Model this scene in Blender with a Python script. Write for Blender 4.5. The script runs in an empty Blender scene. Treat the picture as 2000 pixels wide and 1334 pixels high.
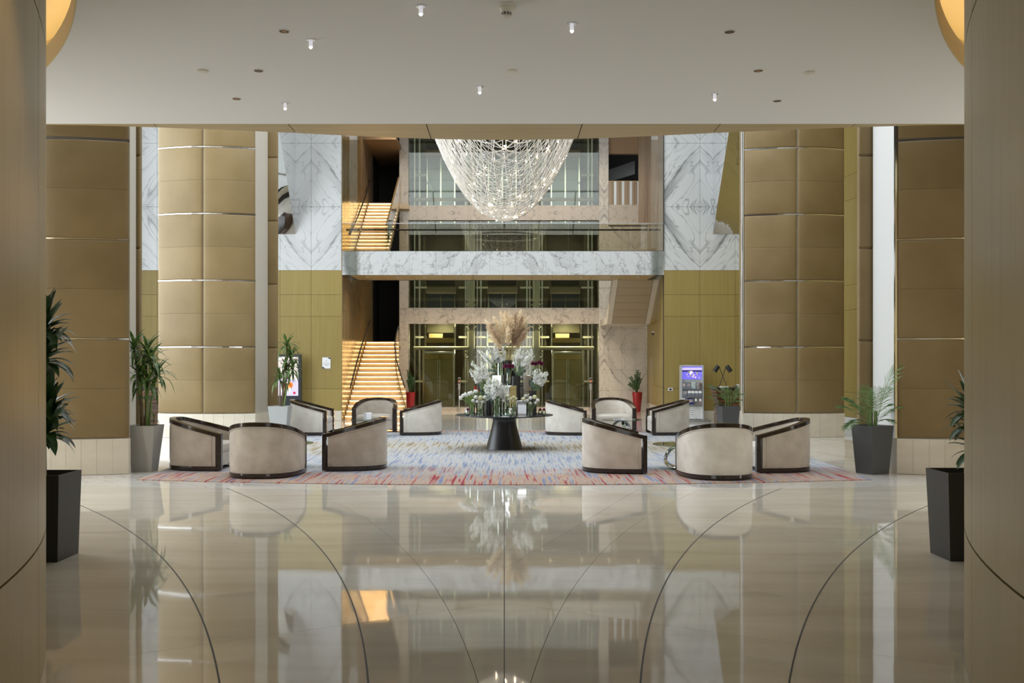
import bpy, math, random
from mathutils import Vector, Matrix
random.seed(7)
PI = math.pi
# ------------------------------------------------------------------ camera, world, light
H, F, CX, CY = 1.7, 1944.4, 985.0, 710.0          # eye height, focal length in pixels of a 2000x1334 frame, vanishing point
sc = bpy.context.scene
COL = sc.collection
cam = bpy.data.cameras.new('camera'); cam.lens = 35; cam.sensor_width = 36
cam.shift_x = 15 / 2000; cam.shift_y = 43 / 2000; cam.clip_start = .05; cam.clip_end = 200
co = bpy.data.objects.new('camera', cam); COL.objects.link(co)
co.location = (0, 0, H); co.rotation_euler = (PI / 2, 0, 0); sc.camera = co
sc.view_settings.view_transform = 'Standard'; sc.view_settings.look = 'None'
sc.view_settings.gamma = 1; sc.view_settings.use_curve_mapping = False
sc.view_settings.exposure = 0.4
w = bpy.data.worlds.new('world'); sc.world = w; w.use_nodes = True
w.node_tree.nodes['Background'].inputs[0].default_value = (.86, .93, 1, 1)
w.node_tree.nodes['Background'].inputs[1].default_value = 0.6
sc.cycles.max_bounces = 10; sc.cycles.diffuse_bounces = 5; sc.cycles.glossy_bounces = 6
sc.cycles.transparent_max_bounces = 24; sc.cycles.caustics_reflective = False; sc.cycles.caustics_refractive = False
sc.cycles.sample_clamp_indirect = 6.0

def area(name, loc, rot, sx, sy, power, color, spread=PI):
    l = bpy.data.lights.new(name, 'AREA'); l.shape = 'RECTANGLE'; l.size = sx; l.size_y = sy
    l.energy = power; l.color = color; l.spread = spread
    o = bpy.data.objects.new(name, l); COL.objects.link(o); o.location = loc; o.rotation_euler = rot
    return o
DAY = (.87, .94, 1.0)
WARM = (1.0, .74, .42)
area('daylight_side_windows', (-12.7, 18.6, 5.8), (0, -PI / 2, 0), 9.5, 11.5, 1450, DAY)     # facade glazing of the atrium, out of view on the left
area('roof_daylight_and_fill', (0, 21.3, 11.3), (0, 0, 0), 15, 10, 1000, DAY)               # roof glazing of the atrium
area('roof_daylight_and_fill', (0, 14.6, 10.8), (.9, 0, 0), 16, 4, 550, DAY)               # added slanted fill for frontal light, hung under the roof
area('lobby_side_fill', (-8.8, 10.4, 2.3), (0, -PI / 2, 0), 3.8, 2.8, 330, (1, .97, .92))   # added lobby side fill, its place read from light on the floor
area('lobby_side_fill', (8.8, 10.4, 2.3), (0, PI / 2, 0), 3.8, 2.8, 250, (1, .97, .92))  # added fill mirrored to the right, no source known there
area('daylight_entrance', (0, -5.6, 2.4), (PI / 2, 0, 0), 9, 3.6, 110, (1, .965, .91), 2.4)       # entrance doors behind the camera

def spot(name, loc, target, power, angle, color, blend=.6, r=.04):
    l = bpy.data.lights.new(name, 'SPOT'); l.energy = power; l.spot_size = angle; l.spot_blend = blend; l.color = color; l.shadow_soft_size = r
    o = bpy.data.objects.new(name, l); COL.objects.link(o); o.location = loc
    o.rotation_euler = (Vector(target) - Vector(loc)).to_track_quat('-Z', 'Y').to_euler()
    return o

def point(name, loc, power, color, r=.05):
    l = bpy.data.lights.new(name, 'POINT'); l.energy = power; l.color = color; l.shadow_soft_size = r
    o = bpy.data.objects.new(name, l); COL.objects.link(o); o.location = loc
    return o
spot('drum_downlight', (-1.2, 4.1, 4.5), (-2.1, 4.15, 2.2), 60, 1.0, WARM)
SOFTW = (1, .82, .60)
for k in range(7): spot('lobby_downlight', (-3 + k, 33.4, 4.6), (-3 + k, 34.3, 0), 90, 2.2, SOFTW, .8, .05)
for k in range(7): spot('gallery_downlight', (-3.6 + 1.2 * k, 33.2, 10.3), (-3.6 + 1.2 * k, 34.4, 5), 95, 2.0, SOFTW, .8, .05)
for k in range(3):  # added hidden fills that brighten the shaft interiors
    spot('shaft_fill', (-2.25 + 2.25 * k, 36.4, 3.4), (-2.25 + 2.25 * k, 36.5, 0), 260, 2.8, (1, .92, .66), .8, .08)
    spot('shaft_fill', (-2.25 + 2.25 * k, 36.4, 7.0), (-2.25 + 2.25 * k, 37.2, 4), 90, 2.6, (1, .96, .85), .8, .08)
    spot('shaft_fill', (-2.25 + 2.25 * k, 36.4, 7.05), (-2.25 + 2.25 * k, 37.6, 10), 18, 2.4, (.8, .9, 1), .8, .08)

# ------------------------------------------------------------------ helpers
def P(px, py, d): return Vector(((px - CX) * d / F, d, H - (py - CY) * d / F))
def XX(px, d): return (px - CX) * d / F
def ZZ(py, d): return H - (py - CY) * d / F
def G(px, py):
    d = H * F / (py - CY); return Vector(((px - CX) * d / F, d, 0))

ORG = {}
class MB:
    def __init__(s): s.v = []; s.f = []; s.m = []; s.mi = 0
    def add(s, vs, fs):
        n = len(s.v); s.v += [tuple(x) for x in vs]
        s.f += [tuple(i + n for i in f) for f in fs]; s.m += [s.mi] * len(fs)
        return s
    def box(s, x0, x1, y0, y1, z0, z1):
        v = [(x, y, z) for z in (z0, z1) for y in (y0, y1) for x in (x0, x1)]
        return s.add(v, [(0, 2, 3, 1), (4, 5, 7, 6), (0, 1, 5, 4), (2, 6, 7, 3), (0, 4, 6, 2), (1, 3, 7, 5)])
    def cbox(s, x0, x1, y0, y1, z0, z1, c=.01):
        """box with chamfered edges"""
        X = (x0, x1); Y = (y0, y1); Z = (z0, z1); vs = []; idx = {}
        for i in (0, 1):
            for j in (0, 1):
                for k in (0, 1):
                    sx, sy, sz = (c if i == 0 else -c), (c if j == 0 else -c), (c if k == 0 else -c)
                    idx[i, j, k, 0] = len(vs); vs.append((X[i], Y[j] + sy, Z[k] + sz))
                    idx[i, j, k, 1] = len(vs); vs.append((X[i] + sx, Y[j], Z[k] + sz))
                    idx[i, j, k, 2] = len(vs); vs.append((X[i] + sx, Y[j] + sy, Z[k]))
        fs = []
        def q(a, b, c_, d, out):
            p = [Vector(vs[t]) for t in (a, b, c_, d)]
            n = (p[1] - p[0]).cross(p[2] - p[0])
            fs.append((a, b, c_, d) if n.dot(out) > 0 else (d, c_, b, a))
        for ax in range(3):
            for sgn in (0, 1):
                ks = []
                for a, b in ((0, 0), (1, 0), (1, 1), (0, 1)):
                    t = [0, 0, 0]; t[ax] = sgn; t[(ax + 1) % 3] = a; t[(ax + 2) % 3] = b
                    ks.append(idx[t[0], t[1], t[2], ax])
                o = Vector((0, 0, 0)); o[ax] = 1 if sgn else -1; q(*ks, o)
        for ax in range(3):
            b_, c_ = (ax + 1) % 3, (ax + 2) % 3
            for u in (0, 1):
                for v_ in (0, 1):
                    t0 = [0, 0, 0]; t0[b_] = u; t0[c_] = v_; t1 = list(t0); t1[ax] = 1
                    o = Vector((0, 0, 0)); o[b_] = 1 if u else -1; o[c_] = 1 if v_ else -1
                    q(idx[(*t0, b_)], idx[(*t1, b_)], idx[(*t1, c_)], idx[(*t0, c_)], o)
        for i in (0, 1):
            for j in (0, 1):
                for k in (0, 1):
                    a = [idx[i, j, k, t] for t in range(3)]
                    p = [Vector(vs[t]) for t in a]; o = Vector((i * 2 - 1, j * 2 - 1, k * 2 - 1))
                    fs.append(tuple(a) if (p[1] - p[0]).cross(p[2] - p[0]).dot(o) > 0 else tuple(a[::-1]))
        return s.add(vs, fs)
    def prism(s, poly, z0, z1, bottom=True):
        n = len(poly)
        A = sum(poly[i][0] * poly[(i + 1) % n][1] - poly[(i + 1) % n][0] * poly[i][1] for i in range(n))
        if A < 0: poly = poly[::-1]
        v = [(p[0], p[1], z0) for p in poly] + [(p[0], p[1], z1) for p in poly]
        f = [tuple(range(n, 2 * n))] + ([tuple(range(n - 1, -1, -1))] if bottom else [])
        f += [(i, (i + 1) % n, n + (i + 1) % n, n + i) for i in range(n)]
        return s.add(v, f)
    def loft(s, rings, closed=True, caps=True):
        n = len(rings[0]); v = [p for r in rings for p in r]; f = []
        for k in range(len(rings) - 1):
            for i in range(n if closed else n - 1):
                j = (i + 1) % n
                f.append((k * n + i, k * n + j, (k + 1) * n + j, (k + 1) * n + i))
        if caps and closed:
            f.append(tuple(range(n - 1, -1, -1))); b = (len(rings) - 1) * n; f.append(tuple(range(b, b + n)))
        return s.add(v, f)
    def lathe(s, prof, cx=0, cy=0, n=24, caps=True):
        return s.loft([[(cx + r * math.cos(2 * PI * i / n), cy + r * math.sin(2 * PI * i / n), z) for i in range(n)] for r, z in prof], True, caps)
    def tube(s, pts, r, n=8, caps=True):
        pts = [Vector(p) for p in pts]; rings = []; rs = r if isinstance(r, (list, tuple)) else [r] * len(pts)
        t0 = (pts[1] - pts[0]).normalized(); up = Vector((0, 0, 1)) if abs(t0.z) < .9 else Vector((1, 0, 0))
        u = t0.cross(up).normalized()
        for i, p in enumerate(pts):
            t = (pts[min(i + 1, len(pts) - 1)] - pts[max(i - 1, 0)]).normalized()
            u = (u - t * u.dot(t)).normalized(); v = t.cross(u)
            rings.append([p + (u * math.cos(2 * PI * k / n) + v * math.sin(2 * PI * k / n)) * rs[i] for k in range(n)])
        return s.loft(rings, True, caps)
    def sphere(s, c, r, nu=10, nv=6, sq=1.0):
        c = Vector(c); rings = []
        for j in range(nv + 1):
            a = -PI / 2 + PI * (j + .0001) / (nv + .0002); rr = max(r * math.cos(a), r * .02)
            rings.append([c + Vector((rr * math.cos(2 * PI * i / nu), rr * math.sin(2 * PI * i / nu), r * math.sin(a) * sq)) for i in range(nu)])
        return s.loft(rings, True, True)
    def grid(s, fn, nu, nv):
        v = [fn(i / nu, j / nv) for j in range(nv + 1) for i in range(nu + 1)]
        f = [(j * (nu + 1) + i, j * (nu + 1) + i + 1, (j + 1) * (nu + 1) + i + 1, (j + 1) * (nu + 1) + i) for j in range(nv) for i in range(nu)]
        return s.add(v, f)
    def mesh(s, name, mats, smooth=True, angle=40, off=None):
        me = bpy.data.meshes.new(name)
        vs = s.v if off is None else [(a - off[0], b - off[1], c - off[2]) for a, b, c in s.v]
        me.from_pydata(vs, [], s.f)
        for m in (mats if isinstance(mats, (list, tuple)) else [mats]): me.materials.append(m)
        if any(s.m): me.polygons.foreach_set('material_index', s.m)
        if smooth:
            me.polygons.foreach_set('use_smooth', [True] * len(me.polygons))
            me.set_sharp_from_angle(angle=math.radians(angle))
        me.update()
        return me
    def build(s, name, mats, parent=None, world=False, smooth=True, angle=40, label=None, kind=None):
        off = ORG.get(parent.name) if (world and parent) else None
        me = s.mesh(name, mats, smooth, angle, off)
        o = bpy.data.objects.new(name, me); COL.objects.link(o)
        if parent:
            o.parent = parent
            if parent.name in ORG: ORG[o.name] = ORG[parent.name]
        if label: o['label'] = label
        if kind: o['kind'] = kind
        return o

def props(o, label=None, cat=None, group=None, kind=None):
    if label: o['label'] = label
    if cat: o['category'] = cat
    if group: o['group'] = group
    if kind: o['kind'] = kind
    return o
def thing(name, loc, label, cat, group=None, rotz=0):
    o = bpy.data.objects.new(name, None); COL.objects.link(o); o.empty_display_size = .1
    o.location = loc; o.rotation_euler = (0, 0, rotz); ORG[o.name] = Vector(loc)
    return props(o, label, cat, group)
def inst(name, me, parent, loc=(0, 0, 0), rot=(0, 0, 0), scale=1):
    o = bpy.data.objects.new(name, me); COL.objects.link(o); o.parent = parent
    o.location = loc; o.rotation_euler = rot; o.scale = (scale,) * 3 if not isinstance(scale, (tuple, list)) else scale
    return o
def single(name, loc, mb, mat, label, cat, group=None, smooth=True, angle=40):
    """a thing that is one mesh, verts given in world space"""
    me = mb.mesh(name, mat, smooth, angle, loc)
    o = bpy.data.objects.new(name, me); COL.objects.link(o); o.location = loc; ORG[o.name] = Vector(loc)
    return props(o, label, cat, group)
def copy_tree(o, parent=None):
    c = o.copy(); COL.objects.link(c); c.parent = parent
    for ch in list(o.children): copy_tree(ch, c)
    return c

# ------------------------------------------------------------------ materials
MATS = {}
def mat(name, col, rough=.5, metal=0., spec=.5, col2=None, nscale=(3, 3, 3), nlow=.35, nhigh=.65, bump=0., bscale=(40, 40, 40), emit=None, estr=0., coat=0., detail=4., local=False, trans=0., sheen=0., rand=0.):
    m = bpy.data.materials.new(name); m.use_nodes = True; nt = m.node_tree; b = nt.nodes['Principled BSDF']
    b.inputs['Base Color'].default_value = (*col, 1); b.inputs['Roughness'].default_value = rough
    b.inputs['Metallic'].default_value = metal; b.inputs['Specular IOR Level'].default_value = spec
    b.inputs['Coat Weight'].default_value = coat; b.inputs['Coat Roughness'].default_value = .03
    b.inputs['Sheen Weight'].default_value = sheen
    if emit: b.inputs['Emission Color'].default_value = (*emit, 1); b.inputs['Emission Strength'].default_value = estr
    N = nt.nodes; L = nt.links
    if col2 or bump:
        if local: src = N.new('ShaderNodeTexCoord').outputs['Object']
        else: src = N.new('ShaderNodeNewGeometry').outputs['Position']
    def noise(scale, det):
        mp = N.new('ShaderNodeMapping'); mp.inputs['Scale'].default_value = scale; L.new(src, mp.inputs[0])
        n = N.new('ShaderNodeTexNoise'); n.inputs['Scale'].default_value = 1; n.inputs['Detail'].default_value = det; L.new(mp.outputs[0], n.inputs['Vector'])
        return n.outputs['Fac']
    if col2:
        r = N.new('ShaderNodeValToRGB'); r.color_ramp.elements[0].position = nlow; r.color_ramp.elements[1].position = nhigh
        r.color_ramp.elements[0].color = (*col, 1); r.color_ramp.elements[1].color = (*col2, 1)
        L.new(noise(nscale, detail), r.inputs[0]); L.new(r.outputs[0], b.inputs['Base Color'])
    if rand:
        src_ = b.inputs['Base Color'].links[0].from_socket; oi = N.new('ShaderNodeObjectInfo'); mr = N.new('ShaderNodeMapRange')
        mr.inputs['To Min'].default_value = 1 - rand; mr.inputs['To Max'].default_value = 1 + rand; L.new(oi.outputs['Random'], mr.inputs['Value'])
        hs = N.new('ShaderNodeHueSaturation'); L.new(mr.outputs[0], hs.inputs['Value']); L.new(src_, hs.inputs['Color']); L.new(hs.outputs[0], b.inputs['Base Color'])
    if bump:
        bp = N.new('ShaderNodeBump'); bp.inputs['Strength'].default_value = bump; bp.inputs['Distance'].default_value = .02
        L.new(noise(bscale, 3), bp.inputs['Height']); L.new(bp.outputs[0], b.inputs['Normal'])
    MATS[name] = m
    return m

def translucent(m, amt):
    nt = m.node_tree; N = nt.nodes; L = nt.links; b = N['Principled BSDF']; t = N.new('ShaderNodeBsdfTranslucent'); mx = N.new('ShaderNodeMixShader'); mx.inputs[0].default_value = amt
    if b.inputs['Base Color'].is_linked: L.new(b.inputs['Base Color'].links[0].from_socket, t.inputs[0])
    else: t.inputs[0].default_value = b.inputs['Base Color'].default_value
    L.new(b.outputs[0], mx.inputs[1]); L.new(t.outputs[0], mx.inputs[2]); L.new(mx.outputs[0], N['Material Output'].inputs[0])

def glass(name, tint, refl=1.0, rough=0.0, ior=1.5):
    m = bpy.data.materials.new(name); m.use_nodes = True; nt = m.node_tree; N = nt.nodes; L = nt.links
    N.remove(N['Principled BSDF']); out = N['Material Output']
    t = N.new('ShaderNodeBsdfTransparent'); t.inputs[0].default_value = (*tint, 1)
    g = N.new('ShaderNodeBsdfGlossy'); g.inputs[0].default_value = (1, 1, 1, 1); g.inputs['Roughness'].default_value = rough
    fr = N.new('ShaderNodeFresnel'); fr.inputs[0].default_value = ior
    mu = N.new('ShaderNodeMath'); mu.operation = 'MULTIPLY'; mu.inputs[1].default_value = refl; mu.use_clamp = True; L.new(fr.outputs[0], mu.inputs[0])
    mx = N.new('ShaderNodeMixShader'); L.new(mu.outputs[0], mx.inputs[0]); L.new(t.outputs[0], mx.inputs[1]); L.new(g.outputs[0], mx.inputs[2])
    L.new(mx.outputs[0], out.inputs[0]); return m

def marble(name, base, vein, seam=(0., 0.), tile=(1.8, 1.96), rough=.12, floor=False, strength=1., scale=1., cloud=.25, iso=1., rotc=.7):
    """white stone with grey veins, book-matched about vertical and horizontal joints"""
    m = bpy.data.materials.new(name); m.use_nodes = True; nt = m.node_tree; N = nt.nodes; L = nt.links; b = N['Principled BSDF']
    b.inputs['Roughness'].default_value = rough
    g = N.new('ShaderNodeNewGeometry'); sp = N.new('ShaderNodeSeparateXYZ'); L.new(g.outputs['Position'], sp.inputs[0])
    def pp(sock, off, per):
        a = N.new('ShaderNodeMath'); a.operation = 'SUBTRACT'; a.inputs[1].default_value = off; L.new(sock, a.inputs[0])
        q = N.new('ShaderNodeMath'); q.operation = 'PINGPONG'; q.inputs[1].default_value = per; L.new(a.outputs[0], q.inputs[0]); return q.outputs[0]
    cm = N.new('ShaderNodeCombineXYZ')
    if floor:
        L.new(sp.outputs[0], cm.inputs[0]); L.new(sp.outputs[1], cm.inputs[1])
    else:
        L.new(pp(sp.outputs[0], seam[0], tile[0]), cm.inputs[0]); L.new(pp(sp.outputs[2], seam[1], tile[1]), cm.inputs[1])
    def veins(rot, sc_, w_, det, dist, seed):
        mp = N.new('ShaderNodeMapping'); mp.vector_type = 'TEXTURE'; mp.inputs['Rotation'].default_value = (0, 0, rot); mp.inputs['Scale'].default_value = (1 / (sc_[0] * scale), 1 / (sc_[1] * scale * iso), 1); mp.inputs['Location'].default_value = (seed, seed * .7, seed)
        L.new(cm.outputs[0], mp.inputs[0])
        n = N.new('ShaderNodeTexNoise'); n.inputs['Scale'].default_value = 1; n.inputs['Detail'].default_value = det; n.inputs['Distortion'].default_value = dist
        L.new(mp.outputs[0], n.inputs['Vector'])
        a = N.new('ShaderNodeMath'); a.operation = 'SUBTRACT'; a.inputs[1].default_value = .5; L.new(n.outputs['Fac'], a.inputs[0])
        q = N.new('ShaderNodeMath'); q.operation = 'ABSOLUTE'; L.new(a.outputs[0], q.inputs[0])
        r = N.new('ShaderNodeMapRange'); r.inputs['From Min'].default_value = 0; r.inputs['From Max'].default_value = w_; r.inputs['To Min'].default_value = 1; r.inputs['To Max'].default_value = 0
        L.new(q.outputs[0], r.inputs['Value']); return r.outputs[0]
    v1 = veins(rotc, (3.0, .55), .026, 5, .5, 3.1)
    v2 = veins(rotc + .15, (1.2, .36), .009, 5, .6, 9.7)
    # broad grey clouds
    mp = N.new('ShaderNodeMapping'); mp.vector_type = 'TEXTURE'; mp.inputs['Rotation'].default_value = (0, 0, rotc); mp.inputs['Scale'].default_value = (1 / (1.5 * scale), 1 / (.34 * scale * iso), 1); L.new(cm.outputs[0], mp.inputs[0])
    n = N.new('ShaderNodeTexNoise'); n.inputs['Scale'].default_value = 1; n.inputs['Detail'].default_value = 6; n.inputs['Distortion'].default_value = .45; L.new(mp.outputs[0], n.inputs['Vector'])
    r = N.new('ShaderNodeMapRange'); r.inputs['From Min'].default_value = .54; r.inputs['From Max'].default_value = .78; r.inputs['To Max'].default_value = cloud * 2; L.new(n.outputs['Fac'], r.inputs['Value'])
    # veins gather where the clouds are
    mk = N.new('ShaderNodeMapRange'); mk.inputs['From Min'].default_value = .4; mk.inputs['From Max'].default_value = .62; mk.inputs['To Min'].default_value = .12; L.new(n.outputs['Fac'], mk.inputs['Value'])
    mm = N.new('ShaderNodeMath'); mm.operation = 'MULTIPLY'; L.new(v1, mm.inputs[0]); L.new(mk.outputs[0], mm.inputs[1])
    m2 = N.new('ShaderNodeMath'); m2.operation = 'MULTIPLY'; m2.inputs[1].default_value = .55; L.new(v2, m2.inputs[0])
    a1 = N.new('ShaderNodeMath'); a1.operation = 'MAXIMUM'; L.new(mm.outputs[0], a1.inputs[0]); L.new(m2.outputs[0], a1.inputs[1])
    a2 = N.new('ShaderNodeMath'); a2.operation = 'ADD'; L.new(a1.outputs[0], a2.inputs[0]); L.new(r.outputs[0], a2.inputs[1])
    a3 = N.new('ShaderNodeMath'); a3.operation = 'MULTIPLY'; a3.use_clamp = True; a3.inputs[1].default_value = strength; L.new(a2.outputs[0], a3.inputs[0])
    mx = N.new('ShaderNodeMix'); mx.data_type = 'RGBA'; mx.inputs[6].default_value = (*base, 1); mx.inputs[7].default_value = (*vein, 1)
    L.new(a3.outputs[0], mx.inputs[0]); L.new(mx.outputs[2], b.inputs['Base Color'])
    if floor:
        n2 = N.new('ShaderNodeTexNoise'); n2.inputs['Scale'].default_value = .55; L.new(g.outputs['Position'], n2.inputs['Vector'])
        bp = N.new('ShaderNodeBump'); bp.inputs['Strength'].default_value = .06; bp.inputs['Distance'].default_value = .02; L.new(n2.outputs[0], bp.inputs['Height']); L.new(bp.outputs[0], b.inputs['Normal'])
    return m

m_leather = mat('gold_leather', (0.192, 0.130, 0.050), .5, .0, .4, (0.238, 0.167, 0.072), (1.2, 1.2, 1.2), .3, .7, .12, (9, 9, 9), sheen=.1, rand=.05)
m_chrome = mat('polished_steel', (.82, .82, .82), .12, 1.)
m_steel = mat('brushed_steel', (.55, .55, .53), .35, .9)
m_postp = mat('cream_painted_steel', (.66, .63, .50), .4)
m_stone = mat('cream_stone', (.66, .60, .50), .3, 0, .5, (.72, .67, .57), (2, 2, 6), .3, .7)
m_white = mat('white_plaster', (0.671, 0.671, 0.654), .7)
m_corel = mat('beige_and_core_shade', (0.533, 0.499, 0.43), .5)  # left column cores toned down for their shaded side; plain beige on stair parts
m_ceil = mat('ceiling_paint', (.70, .705, .70), .85)
m_soffit = mat('soffit_veneer', (0.34, 0.255, 0.119), .4, 0, .4, (0.408, 0.315, 0.162), (.6, 14, 1), .3, .7)
m_drum = mat('drum_veneer', (0.335, 0.262, 0.122), .32, 0, .5, (0.385, 0.305, 0.155), (12, 12, .9), .3, .7, .03, (40, 40, 3), rand=.07)
m_dark = mat('dark_joint', (.03, .025, .02), .7)
m_cove = mat('cove_gold_paint', (0.558, 0.45, 0.225), .5)
m_yel = mat('yellow_veneer', (0.296, 0.22, 0.064), .42, 0, .4, (0.336, 0.256, 0.084), (26, 26, .8), .3, .7, rand=.05)
m_brownv = mat('brown_gold_veneer', (0.255, 0.17, 0.0723), .22, 0, .5, (0.323, 0.23, 0.102), (10, 8, .5), .3, .7)
m_lacq = mat('dark_lacquer', (.018, .012, .009), .12, 0, .5, (.035, .022, .016), (30, 30, 30))
m_suede_cool = mat('cream_suede', (.62, .58, .51), .85, 0, .2, (.72, .68, .61), (5, 5, 5), .35, .65, .05, (60, 60, 60), sheen=.3)
m_suede_warm = mat('taupe_suede', (.44, .385, .325), .85, 0, .2, (.54, .48, .415), (5, 5, 5), .35, .65, .05, (60, 60, 60), sheen=.3)
m_black = mat('black_satin', (.018, .018, .02), .35)
m_blackm = mat('black_matt', (.015, .014, .014), .55)
m_mirror = mat('mirror', (.86, .86, .86), .02, 1.)
m_mirw = mat('rippled_mirror', (.80, .79, .76), .03, 1., bump=.6, bscale=(1.5, 1.5, .7))
m_mirs = mat('smooth_mirror', (.80, .79, .76), .03, 1., bump=.12, bscale=(1.3, 1.3, .7))
m_clear = glass('clear_glass', (.97, .985, .97), 1.0)
m_bal = glass('balustrade_glass', (.84, .82, .74), 1.25)
m_lift = glass('lift_glass', (.84, .86, .76), 1.15)
m_tabtop = glass('table_glass', (.50, .56, .48), .8)
m_vase = glass('vase_glass', (.93, .97, .94), 1.2)
m_led = mat('led_strip', (1, .8, .5), .5, emit=(1, .64, .26), estr=12)
m_cled = mat('cove_led', (1, .8, .5), .5, emit=(1, .86, .56), estr=6)
m_bulb = mat('warm_bulb', (1, .9, .7), .5, emit=(1, .80, .50), estr=120)
m_red_ind = mat('red_indicator', (.5, .05, .02), .5, emit=(1, .12, .03), estr=3)
m_glow = mat('downlight_glow', (1, .8, .5), .5, emit=(1, .75, .45), estr=4)
m_amber = mat('amber_reflector', (.35, .15, .04), .35, .4)
m_crys = mat('crystal_strand', (.62, .57, .50), .3, 0, .6)
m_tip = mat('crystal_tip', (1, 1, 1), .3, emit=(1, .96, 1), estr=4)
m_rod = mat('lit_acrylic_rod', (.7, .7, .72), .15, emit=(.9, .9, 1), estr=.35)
m_plast = mat('white_plastic', (.62, .60, .52), .5)
m_stepst = mat('step_stone', (.55, .43, .27), .35, 0, .5, (.62, .50, .33), (3, 3, 3))
m_void = mat('dark_interior', (.022, .019, .016), .8)  # gloom of unlit rooms put into near-black walls; also black lift parts
m_olive = mat('dark_olive_interior', (.085, .072, .036), .5)
m_peach = mat('peach_paint', (0.336, 0.224, 0.128), .6)
m_taupe = mat('taupe_panel', (.33, .27, .185), .5)
m_gdoor = mat('gold_mirror', (.62, .52, .26), .10, 1.)
m_bdoor = mat('bronze_mirror', (.50, .43, .24), .12, .3)
m_sdoor = mat('slate_mirror', (.10, .12, .13), .12, .5)
m_greyp = mat('light_grey_planter', (.36, .355, .33), .4)
m_greyp2 = mat('pale_grey_planter', (.42, .44, .44), .45)
m_dgrey = mat('dark_grey_planter', (.075, .078, .082), .4)
m_redp = mat('red_lacquer', (.32, .012, .018), .2)
m_soil = mat('soil', (.04, .03, .02), .9)
m_leaf = mat('dracaena_leaf', (.045, .10, .018), .35, 0, .5, (.13, .20, .05), (30, 30, 30), .4, .62)
m_leafd = mat('dark_leaf', (.02, .065, .016), .42, 0, .5, (.035, .09, .02), (14, 14, 14))
m_palm = mat('palm_leaf', (.07, .16, .04), .45, 0, .5, (.20, .32, .10), (16, 16, 16))
m_bark = mat('cane_bark', (.16, .12, .07), .8, 0, .3, (.25, .19, .11), (30, 30, 12))
m_cane = mat('green_cane', (.16, .24, .07), .5)
m_gstem = mat('flower_stem', (.14, .26, .05), .5, 0, .5, (.22, .36, .08), (40, 40, 10))
m_petal = mat('white_petal', (.90, .90, .87), .6, 0, .3, (.96, .96, .95), (50, 50, 50))
m_cream = mat('cream_petal', (.88, .88, .62), .6, 0, .3, (.90, .89, .78), (60, 60, 60))
m_maroon = mat('maroon_petal', (.12, .008, .045), .6, 0, .3, (.28, .03, .12), (70, 70, 70))
m_redf = mat('red_petal', (.62, .03, .02), .5)
m_euc = mat('eucalyptus_leaf', (.10, .16, .12), .6, 0, .3, (.20, .28, .23), (40, 40, 40))
m_pampas = mat('pampas_plume', (.88, .75, .54), .9, 0, .1, (.97, .91, .78), (14, 14, 8), .35, .65)
m_pampas2 = mat('brown_plume', (.60, .45, .32), .9, 0, .1, (.76, .62, .47), (14, 14, 8))
m_straw = mat('straw_stem', (.55, .47, .25), .7)
for m_ in (m_petal, m_cream, m_pampas, m_pampas2): translucent(m_, .5)
for m_ in (m_leaf, m_palm): translucent(m_, .25)
m_navy = mat('charcoal_kiosk', (.03, .035, .045), .35)
m_alu = mat('silver_panel', (.62, .65, .66), .35, .35)
m_paper = mat('white_paper', (.85, .85, .86), .6)
m_ebony = mat('striped_ebony', (.035, .018, .012), .25, 0, .5, (.17, .075, .028), (1.2, 1.2, 38), .42, .62)
m_water = m_vase
M_W = marble('calacatta_wall', (.64, .65, .65), (.30, .31, .31), (XX(607.6, 29.6), ZZ(404, 29.6)), (1.83, 1.9), .18)
M_W2 = marble('calacatta_wall_heavy', (.64, .65, .64), (.22, .23, .23), (XX(1367, 29.6), ZZ(404, 29.6)), (1.07, 1.9), .18, strength=1.25, scale=1.0, cloud=.4)
M_B = marble('calacatta_fascia', (.64, .65, .65), (.30, .30, .30), (0, 4.0), (4.9, 1.6), .2, scale=1.0, iso=3.2)
M_P = marble('warm_marble', (.54, .485, .41), (.28, .24, .20), (0, 3.1), (3.4, 4.0), .2, scale=1.0, iso=3.)
M_R = marble('calacatta_lobby', (.66, .63, .57), (.32, .30, .28), (XX(1240, 35.7), ZZ(681, 35.7)), (1.1, 2.6), .2, iso=1.6)
M_FL = marble('white_floor_marble', (.70, .675, .63), (.46, .43, .40), rough=.05, floor=True, strength=.8, scale=.7, iso=2.)
M_SB = mat('wood_vein_marble', (0.255, 0.17, 0.0978), .2, 0, .5, (0.442, 0.34, 0.23), (7, 7, .35), .3, .7)

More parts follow.
